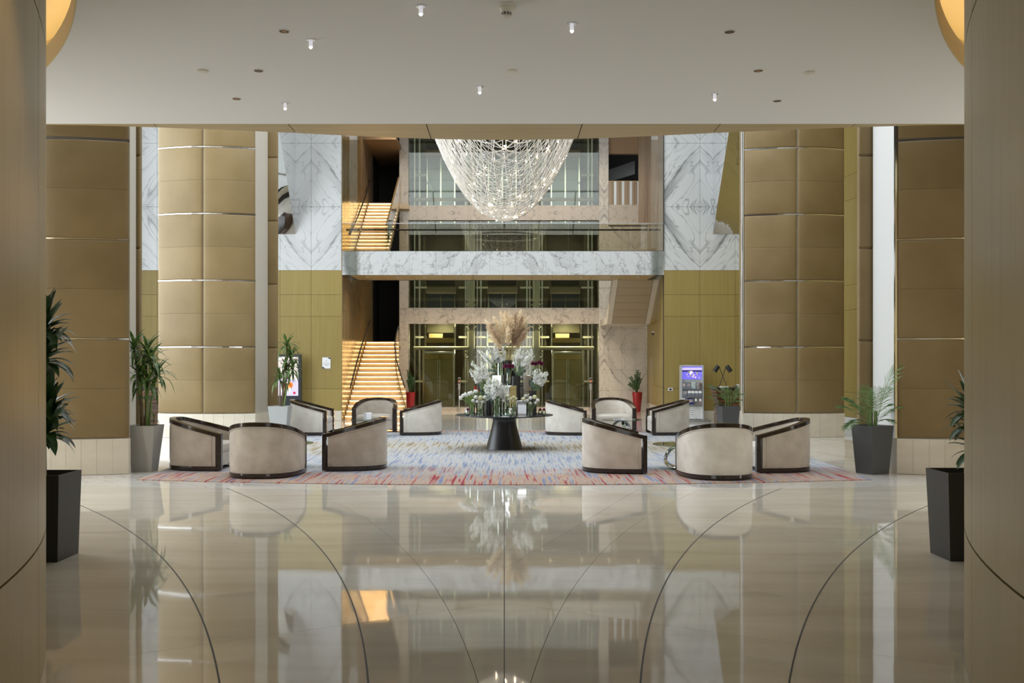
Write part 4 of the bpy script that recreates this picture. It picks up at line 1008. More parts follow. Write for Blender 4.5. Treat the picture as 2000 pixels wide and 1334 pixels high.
chairs = [  # x, y, rotation, label, suede
    (-4.92, 16.12, PI / 2, 'taupe tub armchair in profile facing the low table, closest to the light grey planter', 'w'),
    (-3.62, 14.98, PI, 'taupe tub armchair with its rounded back to the viewer at the rug front edge', 'w'),
    (-2.36, 16.10, -PI / 2, 'taupe tub armchair turned away sideways, between its low table and the flower table pedestal', 'w'),
    (-4.65, 23.84, PI / 2, 'cream tub armchair in profile before the dark screen kiosk', 'c'),
    (-3.20, 24.95, 0, 'taupe tub armchair facing the viewer before the glowing stairs', 'w'),
    (-1.96, 23.84, -PI / 2, 'cream tub armchair turned sideways before the lift doors beside the glowing stairs', 'c'),
    (1.69, 15.72, PI / 2, 'pinkish tub armchair in profile between flower table and chrome ring table', 'w2'),
    (3.17, 14.78, PI, 'large cream tub armchair, rounded back to the viewer, half hiding a chrome ring table', 'c'),
    (4.37, 15.85, -PI / 2, 'cream tub armchair turned sideways showing its white inside, nearest the dark palm planter', 'c2'),
    (1.44, 23.84, PI / 2, 'cream tub armchair in profile right beside the flower table top', 'c'),
    (2.70, 24.95, 0, 'cream tub armchair facing the viewer before the tall red planter', 'c'),
    (3.95, 23.84, -PI / 2, 'greyish cream tub armchair turned sideways before the brochure stand', 'c2')]
protos = {}
m_s2 = mat('rose_cream_suede', (.58, .52, .45), .85, 0, .2, (.69, .63, .56), (5, 5, 5), .35, .65, .05, (60, 60, 60), sheen=.3)
m_s3 = mat('sand_suede', (.50, .45, .38), .85, 0, .2, (.61, .56, .48), (5, 5, 5), .35, .65, .05, (60, 60, 60), sheen=.3)
m_in = mat('ivory_suede', (.60, .55, .48), .85, 0, .2, (.68, .63, .56), (5, 5, 5), .35, .65, sheen=.3)
for x, y, rz, lab, kind in chairs:
    if kind not in protos:
        SUEDE = {'w': m_suede_warm, 'c': m_suede_cool, 'w2': m_s2, 'c2': m_s3}[kind]; SUEDE_IN = m_suede_warm if kind == 'w' else m_in
        o = protos[kind] = chair_proto()
    else: o = copy_tree(protos[kind])
    o.location = (x, y, RZ); o.rotation_euler = (0, 0, rz); ORG[o.name] = o.location.copy()
    props(o, lab, 'armchair', 'tub armchairs on the rug')

# ------------------------------------------------------------------ LOW GLASS TABLES with chrome rings
def coffee(x, y, label, rot):
    t = thing('coffee_table', (x, y, RZ), label, 'table', 'low glass tables on the rug', rot)
    MB().lathe([(.455, .385), (.461, .391), (.455, .397)], 0, 0, 48).build('glass_top', m_tabtop, t, angle=30)
    for k in range(3):
        a = k * 2 * PI / 3; b = MB(); R = []
        for i in range(41):
            q = 2 * PI * i / 40; lx = .185 * math.cos(q); lz = .185 * math.sin(q)
            ring_ = []
            for (du, dv) in ((-.028, -.006), (.028, -.006), (.028, .006), (-.028, .006)):
                rr = .182 + dv; px_, pz = rr * math.cos(q), rr * math.sin(q); py_ = du + .10
                tilt = .42; yy = py_ * math.cos(tilt) - pz * math.sin(tilt); zz = py_ * math.sin(tilt) + pz * math.cos(tilt)
                X, Y = px_ , yy
                X *= 1.2; Y *= 1.2; ring_.append((X * math.cos(a) - Y * math.sin(a), X * math.sin(a) + Y * math.cos(a), zz * .97 + .172))
            R.append(ring_)
        zmin = min(p[2] for r in R for p in r); zmax = max(p[2] for r in R for p in r)
        R = [[(p[0], p[1], (p[2] - zmin) * .384 / (zmax - zmin)) for p in r] for r in R]
        b.loft(R, True, False); b.build('chrome_ring', m_chrome, t, angle=40)
    return t
coffee(-3.58, 16.25, 'low glass table mostly hidden behind the rounded taupe armchair back', .9)
coffee(2.84, 16.0, 'low glass table with chrome rings partly hidden behind the large cream armchair', .15)
coffee(-3.10, 23.0, 'low glass table with a white card holder before the glowing stairs', .5)
coffee(2.73, 23.0, 'low glass table with a magazine before the armchair near the red planter', .2)
TT = RZ + .397
t = thing('card_holder', (XX(719.5, 23), 23.0, TT), 'small white folded card holder on the low table by the stairs', 'card holder')
MB().cbox(-.035, .085, -.06, .06, 0, .155, .004).build('card_box', m_paper, t)
MB().box(-.10, -.036, -.055, .05, 0, .155).build('side_card', m_alu, t, smooth=False)
t = thing('magazine', (XX(1210, 22.85), 22.85, TT), 'blue and white magazine lying on the low table before the red planter', 'magazine')
MB().cbox(-.13, .13, -.09, .09, 0, .012, .002).build('pages', m_paper, t)
MB().box(-.128, .03, -.088, .088, .012, .014).build('cover', mat('blue_cover', (.12, .17, .34), .4), t, smooth=False)

# ------------------------------------------------------------------ FLOWER TABLE
TX, TY, TZ = 0.0, 19.7, .69
t = thing('pedestal_table', (TX, TY, RZ), 'round black pedestal table covered with vases and flowers', 'table')
MB().lathe([(.372, 0), (.372, .012), (.36, .03), (.26, .40), (.232, .53), (.225, .565), (.235, .60), (.27, .62)], 0, 0, 48).build('pedestal', m_black, t)
MB().lathe([(.26, .60), (.45, .625), (.80, .645), (.955, .662), (.965, .670), (.962, TZ - RZ)], 0, 0, 64).build('table_top', m_black, t, angle=25)

def tp(px, d, z=TZ): return Vector((XX(px, d), d, z))
def zt_(py, d): return ZZ(py, d)
def black_cylinder(px0, px1, ytop, d, label, z0=TZ):
    x = XX((px0 + px1) / 2, d); r = (px1 - px0) / 2 * d / F; z1 = zt_(ytop, d)
    o = thing('cylinder_vase', (x, d, z0), label, 'vase', 'black cylinder vases')
    MB().lathe([(r, 0), (r, z1 - z0), (r - .006, z1 - z0), (r - .008, z1 - z0 - .06), (.001, z1 - z0 - .06)], 0, 0, 24).build('body', m_black, o, angle=30)
    return o, Vector((x, d, z1))
def glass_vase(px0, px1, ytop, d, label, z0=TZ, kind='cyl', water=.45):
    x = XX((px0 + px1) / 2, d); r = (px1 - px0) / 2 * d / F; h_ = zt_(ytop, d) - z0
    o = thing('glass_vase', (x, d, z0), label, 'vase', 'clear glass vases')
    pr = [(r, 0), (r, h_)] if kind == 'cyl' else [(r * .55, 0), (r * .9, h_ * .15), (r, h_ * .45), (r * .85, h_ * .8), (r * .75, h_)]
    MB().lathe([(.002, .001)] + pr + [(q[0] - .004, q[1]) for q in pr[::-1]] + [(.002, .012)], 0, 0, 20, False).build('wall', m_vase, o)
    MB().lathe([(r * .55 if kind != 'cyl' else r - .005, .002), (r - .006, h_ * .3), (r - .006, h_ * water)], 0, 0, 16).build('water', m_water, o)
    return o, Vector((x, d, z0 + h_))
def mirror_box(px0, px1, ytop, d, rot, label, z0=TZ):
    x = XX((px0 + px1) / 2, d); w_ = (px1 - px0) / 2 * d / F; z1 = zt_(ytop, d)
    k = w_ / (abs(math.cos(rot)) + abs(math.sin(rot)))
    o = thing('mirror_plinth', (x, d, z0), label, 'plinth', 'mirrored plinths', rot)
    MB().cbox(-k, k, -k, k, 0, z1 - z0, .006).build('mirror_body', m_mirror, o)
    return o
rf = random.Random(11)
def bouquet(base, label, group='flower arrangements'):
    return thing('flower_bouquet', base, label, 'flowers', group)
def spike(par, p0, p1, frac=.55, n=18, r=.043, m=None):
    """gladiolus: green stem and a spike of white florets up one side"""
    p0, p1 = Vector(p0), Vector(p1); mid = (p0 + p1) / 2 + Vector((0, 0, .02))
    MB().tube([p0, mid, p1], [.006, .006, .003], 6).build('stem', m_gstem, par, True)
    b = MB(); ax = (p1 - p0).normalized()
    for k in range(n):
        u = 1 - frac + frac * k / (n - 1) * .97; c = p0.lerp(p1, u) + Vector((0, 0, .04 * (u * (1 - u))))
        s = r * (1 - .6 * (k / n) ** 2); a0 = rf.uniform(0, 6.28)
        side = ax.cross(Vector((math.cos(a0), math.sin(a0), .2))).normalized(); dirv = (side * .9 + ax * .5).normalized()
        e1 = dirv.cross(ax).normalized(); e2 = dirv.cross(e1).normalized(); c = c + side * .012
        vs = [c]; fs = []
        for q in range(5):
            t0 = 2 * PI * q / 5; pa = e1 * math.cos(t0) + e2 * math.sin(t0); pb = e1 * math.cos(t0 + .6) + e2 * math.sin(t0 + .6); pc = e1 * math.cos(t0 - .6) + e2 * math.sin(t0 - .6)
            b0 = len(vs); vs += [c + dirv * s * .7 + pb * s * .75, c + dirv * s * .85 + pa * s * rf.uniform(1.1, 1.4), c + dirv * s * .7 + pc * s * .75]
            fs.append((0, b0, b0 + 1, b0 + 2))
        b.add(vs, fs)
    b.build('flower_spike', m or m_petal, par, True, angle=80)
    tipb = MB()
    for k in range(4):
        tipb.sphere(p1 + ax * .012 * k + Vector((rf.uniform(-.006, .006), 0, 0)), .008 - .0012 * k, 6, 4)
    tipb.build('buds', m_gstem, par, True)
def mum(par, c, r, m, name='bloom', stem_to=None):
    c = Vector(c); b = MB(); n = 34
    for k in range(n):
        z = -.35 + 1.35 * (k + .5) / n; a = k * 2.39996; q = math.sqrt(max(0, 1 - min(1, z) ** 2)); dv = Vector((q * math.cos(a), q * math.sin(a), z)).normalized()
        t1 = dv.cross(Vector((0, 0, 1)) if abs(dv.z) < .95 else Vector((1, 0, 0))).normalized(); t2 = dv.cross(t1)
        s = r * .42
        b.add([c + dv * r * .35, c + dv * r * .8 + t1 * s, c + dv * r * 1.02 + t2 * .3 * s, c + dv * r * .8 - t1 * s], [(0, 1, 2, 3)])
    b.sphere(c, r * .72, 8, 5)
    b.build(name, m, par, True, angle=80)
    if stem_to is not None: MB().tube([Vector(stem_to), (Vector(stem_to) + c) / 2 + Vector((0, 0, .01)), c], .0045, 5).build('stem', m_gstem, par, True)
def euca(par, p0, tips, n=13, r=.017):
    b = MB()
    for tp_ in tips:
        tp_ = Vector(tp_); b.tube([p0, (Vector(p0) + tp_) / 2 + Vector((0, 0, .02)), tp_], .003, 4)
        for k in range(n):
            u = .3 + .7 * k / n; c = Vector(p0).lerp(tp_, u) + Vector((rf.uniform(-.02, .02), rf.uniform(-.02, .02), rf.uniform(-.015, .02)))
            e1 = Vector((rf.uniform(-1, 1), rf.uniform(-.5, .5), rf.uniform(-1, 1))).normalized(); e2 = e1.cross(Vector((rf.uniform(-.4, .4), 1, rf.uniform(-.4, .4)))).normalized()
            b.add([c + (e1 * math.cos(q * PI / 3) + e2 * math.sin(q * PI / 3)) * r * rf.uniform(.8, 1.1) for q in range(6)], [(0, 1, 2, 3, 4, 5)])
    b.build('eucalyptus_sprigs', m_euc, par, True, smooth=False)
def glads(base, pts, lab, d, spread=.05, euc=None, **kw):
    o = bouquet(base, lab)
    for (px, py) in pts:
        dd = d + rf.uniform(-spread, spread); spike(o, Vector(base) + Vector((rf.uniform(-.02, .02), rf.uniform(-.02, .02), 0)), P(px, py, dd), **kw)
    if euc: euca(o, Vector(base) + Vector((0, 0, .05)), [P(px, py, d + rf.uniform(-.07, .07)) for px, py in euc])
    return o

# back and middle rows first
o, top = black_cylinder(986, 999.5, 704, 19.95, 'tallest black cylinder vase holding the pampas plumes')
pam = thing('pampas_bouquet', top, 'bunch of beige and brown pampas plumes topping the flower table', 'dried plumes')
tips = [(948, 625, 0), (952, 640, 0), (964, 619, 0), (958, 634, 1), (971, 629, 0), (978, 608, 0), (984, 622, 0), (987, 609, 0), (994, 610, 0), (999, 618, 0), (1003, 626, 0), (1008, 610, 1), (1013, 611, 1), (1017, 607, 0), (1021, 616, 1), (1025, 617, 0), (1031, 620, 0), (1034, 618, 0), (1033, 640, 1), (1023, 640, 1), (975, 642, 0), (992, 640, 0), (1010, 640, 1), (957, 655, 0), (1026, 655, 0)]
for px, py, kd in tips:
    d = 19.95 + rf.uniform(-.18, .18); p1 = P(px, py, d); p0 = top + Vector((rf.uniform(-.05, .05), rf.uniform(-.05, .05), -.06))
    mid = p0.lerp(p1, .5); mid.x = top.x + (mid.x - top.x) * .72
    MB().tube([p0, p0.lerp(mid, .6), mid], .004, 5).build('stem', m_straw, pam, True)
    b = MB(); ax = (p1 - mid); L_ = ax.length; ax.normalize(); 
    s1 = ax.cross(Vector((0, 1, 0))).normalized(); s2 = ax.cross(s1)
    nh = 240
    for k in range(nh):
        u = (k + rf.random()) / nh; c = mid + ax * L_ * u * .96
        wd = .092 * (math.sin(PI * min(1, u * .9 + .1)) ** .7) + .012
        a = rf.uniform(0, 2 * PI); dv = (s1 * math.cos(a) + s2 * math.sin(a)); tip = c + dv * wd * rf.uniform(.5, 1) + ax * .07 * rf.uniform(.5, 1.2) + Vector((0, 0, -.01))
        w2 = dv.cross(ax).normalized() * .0042
        md = c.lerp(tip, .5) + dv * .008
        b.add([c - w2, c + w2, md + w2 * 1.3, tip, md - w2 * 1.3], [(0, 1, 2, 3, 4)])
    b.tube([mid, mid + ax * L_ * .5, mid + ax * L_ * .92], [.012, .022, .006], 6)
    b.build('plume', m_pampas2 if kd else m_pampas, pam, True, smooth=False)
mirror_box(961, 979, 733, 19.95, .04, 'mirrored plinth under the upper glass vase with white gladioli')
o, top = glass_vase(970, 985, 704, 19.95, 'upper glass vase on the mirrored plinth, stems leaning right', zt_(733, 19.95))
glads(Vector((top.x, top.y, zt_(730, 19.95))), [(934, 683), (940, 690), (950, 677), (958, 682), (966, 669), (973, 676), (986, 674), (985, 686)], 'white gladioli fanning left of the pampas stems', 19.95, .1, [(952, 725), (960, 715), (965, 700), (972, 697), (980, 700), (957, 735), (946, 722)], n=15, frac=.62)
o, top = black_cylinder(999.5, 1009, 724, 20.0, 'slim black cylinder vase behind the maroon chrysanthemums')
o, top = black_cylinder(999, 1016, 734.5, 19.75, 'wide black cylinder vase at the centre of the table')
glads(Vector((top.x + .03, top.y, top.z - .08)), [(1003, 692), (1011, 682), (1019, 678), (1024, 686), (1034, 684), (1040, 683), (1043, 692), (1028, 700)], 'white gladioli fanning right of the pampas stems', 19.75, .1, [(1001, 715), (1005, 722), (1012, 728), (1020, 730), (1028, 722), (1034, 715), (1016, 716)], n=15, frac=.55)
black_cylinder(981, 990.5, 733, 19.85, 'short black cylinder vase left of the small glass vase')
mirror_box(1021, 1037, 733, 19.8, .05, 'tall mirrored plinth reflecting blue, right of the wide black cylinder')
mirror_box(1009, 1029, 782, 19.65, -.04, 'low mirrored plinth reflecting maroon at the front right')
mirror_box(979, 1009, 753, 19.45, .87, 'largest mirrored plinth at the front of the table, corner forward')
o, top = glass_vase(988, 999, 729, 19.45, 'small bellied glass vase standing on the largest mirrored plinth', zt_(753, 19.45), 'belly')
q = bouquet(top, 'three maroon chrysanthemums in the small bellied vase', 'flower arrangements')
for px, py in ((986, 716), (993.5, 715), (1001, 716)): mum(q, P(px, py, 19.42), .052, m_maroon, stem_to=top + Vector((0, 0, -.2)))
euca(q, top + Vector((0, 0, -.05)), [P(988, 724, 19.45), P(998, 723, 19.45), P(993, 722, 19.4)], 8, .014)
o, top = black_cylinder(1035, 1048, 763, 19.6, 'black cylinder vase at the right holding gladioli and eucalyptus')
glads(top + Vector((0, 0, -.08)), [(1047, 721), (1053, 722), (1058, 728), (1067, 727), (1070, 729)], 'white gladioli drooping over the right black vase', 19.6, .06, [(1040, 745), (1048, 748), (1056, 755), (1043, 756), (1036, 742)], n=13, frac=.55)
o, top = glass_vase(1038, 1048, 724, 19.95, 'slim glass vase behind the right black vase with maroon chrysanthemums')
q = bouquet(top, 'maroon chrysanthemums standing above the right gladioli')
for px, py in ((1040, 710), (1046.5, 711), (1053, 708), (1058, 711)): mum(q, P(px, py, 19.95), .05, m_maroon, stem_to=top + Vector((0, 0, -.25)))
euca(q, top, [P(1043, 722, 19.95), P(1050, 724, 19.9)], 8, .016)
o, top = black_cylinder(947, 961, 777, 19.45, 'black cylinder vase at the front left')
glads(top + Vector((.02, .0, -.08)), [(921, 706), (926, 712), (918, 722), (932, 716), (941, 707), (945, 710), (949, 718)], 'white gladioli leaning out at the far left', 19.55, .08, [(930, 745), (937, 750), (944, 743), (935, 762), (950, 756), (946, 768)], n=14, frac=.42)
q = bouquet(top + Vector((0, .02, 0)), 'small red blooms low among eucalyptus at the left')
for px, py in ((929, 757), (931, 762), (927.5, 762), (934, 763)): mum(q, P(px, py, 19.5), .03, m_redf, stem_to=top + Vector((-.02, 0, -.1)))
# front row
o, top = glass_vase(916, 927.5, 790, 19.35, 'glass vase of white tulips leaning left')
q = bouquet(Vector((top.x, top.y, TZ + .02)), 'dense white tulips with bright green stems leaning left')
for k in range(18):
    u = k / 17; px = 898 + 34 * u + rf.uniform(-1.5, 1.5); py = 777 - 12 * u ** .7 + rf.uniform(-2, 3)
    p = P(px, py, 19.35 + rf.uniform(-.07, .07)); MB().tube([Vector((top.x + rf.uniform(-.035, .035), top.y, TZ + .03)), Vector((top.x + rf.uniform(-.03, .03), top.y, top.z)), p], .0055, 5).build('stem', m_gstem, q, True)
    b = MB(); b.sphere(p, .027, 8, 6, 1.35); b.build('bloom', m_petal, q, True)
o, top = glass_vase(930, 946.5, 787, 19.25, 'wide glass vase of cream chrysanthemums beside the tulips')
q = bouquet(Vector((top.x, top.y, TZ + .02)), 'cream and white chrysanthemums beside the white tulips')
for px, py, r_, m_ in ((924, 783, .042, m_petal), (929, 776, .045, m_petal), (938, 778, .062, m_cream), (947, 776, .045, m_petal), (951, 781, .035, m_petal), (943, 786, .04, m_petal), (932, 785, .04, m_petal)):
    mum(q, P(px, py, 19.22 + rf.uniform(-.05, .05)), r_, m_, stem_to=Vector((top.x + rf.uniform(-.05, .05), top.y, TZ + .03)))
euca(q, Vector((top.x, top.y, TZ + .05)), [P(933, 800, 19.25), P(940, 798, 19.25), P(944, 795, 19.2)], 9, .015)
o, top = glass_vase(961.5, 979.5, 778, 19.15, 'tall front glass vase of white gladioli before the mirrors')
glads(Vector((top.x, top.y, TZ + .03)), [(946, 752), (951, 743), (957, 739), (964, 745), (971, 744), (978, 747), (985, 752), (990, 756), (968, 738), (961, 752)], 'white gladioli spreading from the tall front vase', 19.15, .1, [(948, 768), (956, 772), (962, 770), (970, 772), (980, 768), (986, 770)], n=15, frac=.5)
o, top = glass_vase(998.5, 1009, 788, 19.1, 'narrow glass vase with a few cream blooms before the largest plinth')
q = bouquet(Vector((top.x, top.y, TZ + .02)), 'few cream blooms before the largest mirrored plinth')
for px, py in ((998, 779), (1003, 776), (1007.5, 779), (1003, 783)): mum(q, P(px, py, 19.1), .036, m_cream, stem_to=Vector((top.x, top.y, TZ + .03)))
euca(q, Vector((top.x, top.y, TZ + .05)), [P(1000, 792, 19.1), P(1006, 791, 19.1)], 8, .014)
o, top = glass_vase(1029, 1041, 787, 19.15, 'front right glass vase of white chrysanthemums')
q = bouquet(Vector((top.x, top.y, TZ + .02)), 'white and cream chrysanthemums in the front right vase')
for px, py, r_, m_ in ((1022, 780, .05, m_cream), (1030, 783, .04, m_petal), (1036, 778, .045, m_petal), (1044, 776, .052, m_cream), (1050, 782, .042, m_petal), (1036, 788, .036, m_petal), (1046, 787, .034, m_petal)):
    mum(q, P(px, py, 19.12 + rf.uniform(-.05, .05)), r_, m_, stem_to=Vector((top.x + rf.uniform(-.03, .03), top.y, TZ + .03)))
euca(q, Vector((top.x, top.y, TZ + .05)), [P(1031, 796, 19.15), P(1039, 795, 19.15)], 8, .014)
for px, d, m_, lab in ((913.5, 19.2, m_maroon, 'tiny glass with one maroon bloom left of the tulips'), (911, 19.45, m_petal, 'tiny glass with one white bloom behind the maroon one, by the tulips'), (997.5, 18.98, m_petal, 'tiny glass with one white bloom before the largest mirrored plinth'),
                       (1062.5, 19.25, m_maroon, 'tiny glass with one maroon bloom at the right table edge'), (1055, 19.7, m_maroon, 'tiny glass with a dark bloom tucked behind the one at the right table edge')):
    o, top = glass_vase(px - 4, px + 4, ZZ(0, 1) and 801, d, lab, TZ, 'belly')
    mum(o, top + Vector((0, 0, .008)), .034, m_)

# ------------------------------------------------------------------ PLANTERS AND PLANTS
def planter_mesh(o, wt, wb, h_, m, inner=True):
    b = MB(); q = lambda w_, z: [(-w_ / 2, -w_ / 2, z), (w_ / 2, -w_ / 2, z), (w_ / 2, w_ / 2, z), (-w_ / 2, w_ / 2, z)]
    b.loft([q(wb, 0), q(wt, h_), q(wt - .03, h_), q(wt - .05, h_ - .06)], True, True); b.build('planter', m, o, angle=20)
    MB().box(-wt / 2 + .03, wt / 2 - .03, -wt / 2 + .03, wt / 2 - .03, h_ - .07, h_ - .055).build('soil', m_soil, o, smooth=False)
def strap_leaf(L_, W_, droop, fold=.25, n=7, tipw=.0):
    b = MB(); v = []; f = []
    for i in range(n + 1):
        u = i / n; x = L_ * u; z = L_ * (.55 * u - droop * u * u * 1.1); x = L_ * (u - .15 * droop * u * u)
        w_ = W_ * (math.sin(PI * min(1, (.12 + .88 * u))) ** .75) / 2
        v += [(x, -w_, z + w_ * fold), (x, 0, z), (x, w_, z + w_ * fold)]
    for i in range(n):
        a = 3 * i; f += [(a, a + 3, a + 4, a + 1), (a + 1, a + 4, a + 5, a + 2)]
    return b.add(v, f)
leafA = [strap_leaf(1, .14, .38 + .28 * k).mesh('leaf', m_leaf) for k in range(3)]
leafB = [strap_leaf(1, .27, .12 + .22 * k).mesh('leaf', m_leafd) for k in range(3)]
rl = random.Random(21)
def rosette(o, c, n, L_, meshes, up=.5, flat=1.0):
    for k in range(n):
        a = k * 2.39996 + rl.uniform(-.2, .2); u = (k + .5) / n; el = (1.25 - 1.75 * u) * up * 1.6
        me = meshes[min(2, int(u * 3))]
        inst('leaf', me, o, (c[0], c[1], c[2] + .16 * L_ * (1 - u) * 1.2), (0, -el + .12, a), L_ * rl.uniform(.8, 1.12))
def dracaena(x, y, wt, wb, h_, m, label, canes, meshes, group, rot=0, ll=.42, n=22):
    o = thing('potted_dracaena', (x, y, 0), label, 'plant', group, rot); planter_mesh(o, wt, wb, h_, m)
    ci, si = math.cos(-rot), math.sin(-rot)
    for (dx, dy, z, lean) in canes:
        lx, ly = dx * ci - dy * si, dx * si + dy * ci
        MB().tube([(lx * .3, ly * .3, h_ - .06), (lx * .55, ly * .5, (h_ + z) / 2), (lx, ly, z)], [.022, .018, .012], 7).build('cane', m_bark if lean else m_cane, o)
        rosette(o, (lx, ly, z - .03), n, ll, meshes)
    return o
def lx(px, x, d): return XX(px, d) - x
x, y = -5.69, 15.76
o = dracaena(x, y, .46, .31, .725, m_greyp, 'tall light grey tapered planter with a dracaena beside the leather column base',
         [(lx(262, x, y), .0, ZZ(683, y), 1), (lx(285, x, y), .05, ZZ(690, y), 1), (lx(298, x, y), -.1, ZZ(708, y), 0), (lx(278, x, y), -.1, ZZ(738, y), 1), (lx(303, x, y), .08, ZZ(735, y), 0), (lx(290, x, y), -.05, ZZ(752, y), 1)], leafA, 'potted plants', ll=.37, n=26)
rosette(o, (lx(303, x, y), -.05, ZZ(820, y)), 8, .16, leafA)
MB().tube([(-.10, -.08, ZZ(778, y)), (.13, -.08, ZZ(776, y)), (.12, .06, ZZ(777, y)), (-.1, .06, ZZ(777, y)), (-.10, -.08, ZZ(778, y))], .006, 5).build('green_tie', mat('green_tie', (.02, .25, .10), .5), o)
x, y = -5.16, 22.9
dracaena(x, y, .46, .31, .725, m_greyp2, 'pale grey square planter with a dracaena in front of the dessert screen kiosk',
         [(lx(560, x, y), .0, ZZ(678, y), 1), (lx(566, x, y), .1, ZZ(700, y), 1), (lx(548, x, y), -.05, ZZ(742, y), 1), (lx(572, x, y), -.05, ZZ(722, y), 0), (lx(558, x, y), .05, ZZ(725, y), 1)], leafA, 'potted plants', ll=.40, n=22)
x, y = -4.03, 8.72
dracaena(x, y, .46, .42, .745, m_black, 'tall black planter with glossy dark leaves half hidden by the left drum wall',
         [(-.02, .0, 1.98, 1), (.0, -.05, 1.72, 1), (-.02, .05, 1.27, 1), (.02, -.05, 1.08, 1)], leafB, 'potted plants', ll=.34, n=44)
x, y = 4.03, 8.75
dracaena(x, y, .46, .40, .76, m_black, 'tall black planter with glossy dark leaves half hidden by the right drum wall',
         [(.09, .0, 1.27, 1), (.13, .05, 1.15, 1), (.13, -.05, .93, 1)], leafB, 'potted plants', ll=.32, n=30)
def frond_mesh(L_, droop, seed, n=19):
    r = random.Random(seed); b = MB(); pts = []
    for i in range(11):
        u = i / 10; pts.append(Vector((L_ * u * (1 - .2 * droop * u), 0, L_ * (.95 * u - droop * u * u))))
    b.tube(pts, [.006 * (1 - .7 * i / 10) for i in range(11)], 5)
    for k in range(n):
        u = .32 + .66 * k / (n - 1); i = min(9, int(u * 10)); p = pts[i].lerp(pts[i + 1], u * 10 - i); ax = (pts[i + 1] - pts[i]).normalized()
        for s in (-1, 1):
            l = L_ * .36 * math.sin(PI * (.2 + .72 * (u - .32) / .68)) + .02; dv = (Vector((0, s, 0)) * .8 + ax * .75 + Vector((0, 0, -.12 + r.uniform(-.1, .15)))).normalized()
            wv = ax * .0085; md = p + dv * l * .55; tp_ = p + dv * l + Vector((0, 0, -.12 * l))
            b.add([p - wv * .5, p + wv * .5, md + wv, tp_, md - wv], [(0, 1, 2, 3, 4)])
    return b.mesh('frond', m_palm, True, 80)
fr = [frond_mesh(1, .25, 1), frond_mesh(1, .55, 2), frond_mesh(1, .8, 3)]
def palm(x, y, wt, wb, h_, m, label, rot, fronds, spread=1.0):
    o = thing('potted_palm', (x, y, 0), label, 'plant', 'potted plants', rot); planter_mesh(o, wt, wb, h_, m)
    for k, (a, el, l, kind) in enumerate(fronds):
        r0 = .05; inst('frond', fr[kind], o, (r0 * math.cos(k * 2.4), r0 * math.sin(k * 2.4), h_ - .06), (0, -el, a - rot), l)
    for k in range(6):
        a = k * 1.1; MB().tube([(.05 * math.cos(a), .05 * math.sin(a), h_ - .06), (.07 * math.cos(a), .07 * math.sin(a), h_ + .22)], .010, 6).build('stalk', m_cane, o)
    return o
PF = [(2.9, .15, .66, 1), (2.5, .5, .62, 1), (3.4, -.15, .58, 2), (.25, .2, .55, 1), (.9, .5, .60, 0), (1.9, .6, .60, 0), (4.2, .45, .60, 0), (5.1, .55, .6, 0), (5.8, .3, .55, 1), (3.0, .55, .55, 1), (.1, .62, .92, 0), (-.3, .5, .5, 1), (3.7, .4, .55, 1), (2.2, .0, .5, 2), (5.5, .1, .48, 2)]
palm(5.70, 15.42, .44, .34, .745, m_dgrey, 'tall dark grey tapered planter with a small palm beside the white wall strip', .42, PF)
palm(5.10, 22.7, .42, .32, .73, m_dgrey, 'dark grey planter with a small palm in front of the striped desk', .12, [(2.9, .45, .72, 1), (3.3, .15, .5, 1), (2.7, .0, .42, 2), (.2, .35, .5, 1), (-.2, .1, .42, 1), (.5, .5, .45, 0), (1.6, .6, .45, 0), (4.6, .5, .42, 0), (3.6, .4, .45, 1), (5.5, .3, .4, 2)])
def zz_plant(x, y, label, stems, seed):
    o = thing('potted_zamia', (x, y, 0), label, 'plant', 'red planters by the lifts'); r = random.Random(seed)
    MB().lathe([(.118, 0), (.122, .01), (.175, .60), (.182, .69), (.172, .69), (.165, .66)], 0, 0, 28).build('planter', m_redp, o)
    MB().lathe([(.165, .64), (.001, .645)], 0, 0, 16, False).build('soil', m_soil, o)
    for (dx, z) in stems:
        dy = r.uniform(-.1, .1); p0 = Vector((dx * .1, 0, .64)); p1 = Vector((dx, dy, z)); b = MB(); mid = p0.lerp(p1, .5) + Vector((-dx * .15, 0, .05)); pts = [p0.lerp(mid, t_ / 4) if t_ < 4 else mid.lerp(p1, (t_ - 4) / 4) for t_ in range(9)]
        b.tube(pts, .009, 5)
        for k in range(9):
            u = .3 + .7 * k / 8; i = min(7, int(u * 8)); p = pts[i].lerp(pts[i + 1], u * 8 - i); ax = (pts[i + 1] - pts[i]).normalized()
            for s in (-1, 1):
                sd = (ax.cross(Vector((r.uniform(-.4, .4), 1, 0)))).normalized() * s; dv = (sd + ax * .6).normalized(); l = .085; wv = ax.cross(dv).cross(dv).normalized() * .024
                b.add([p, p + dv * l * .45 + wv, p + dv * l, p + dv * l * .45 - wv], [(0, 1, 2, 3)])
        b.build('leafy_stem', m_leafd, o, angle=70)
    return o
zz_plant(XX(1244.5, 35.2), 35.2, 'tall red planter with a leafy zamia against the white marble lobby wall', [(-.28, .98), (-.22, 1.2), (-.12, 1.05), (.02, 1.42), (.07, 1.35), (.12, 1.15), (-.05, 1.28), (.0, 1.0)], 3)
zz_plant(XX(801.4, 35.0), 35.0, 'tall red planter with a leafy zamia beside the foot of the glowing stairs', [(-.06, 1.43), (-.02, 1.3), (.08, 1.2), (.1, 1.05), (-.08, 1.1), (.03, .98)], 4)

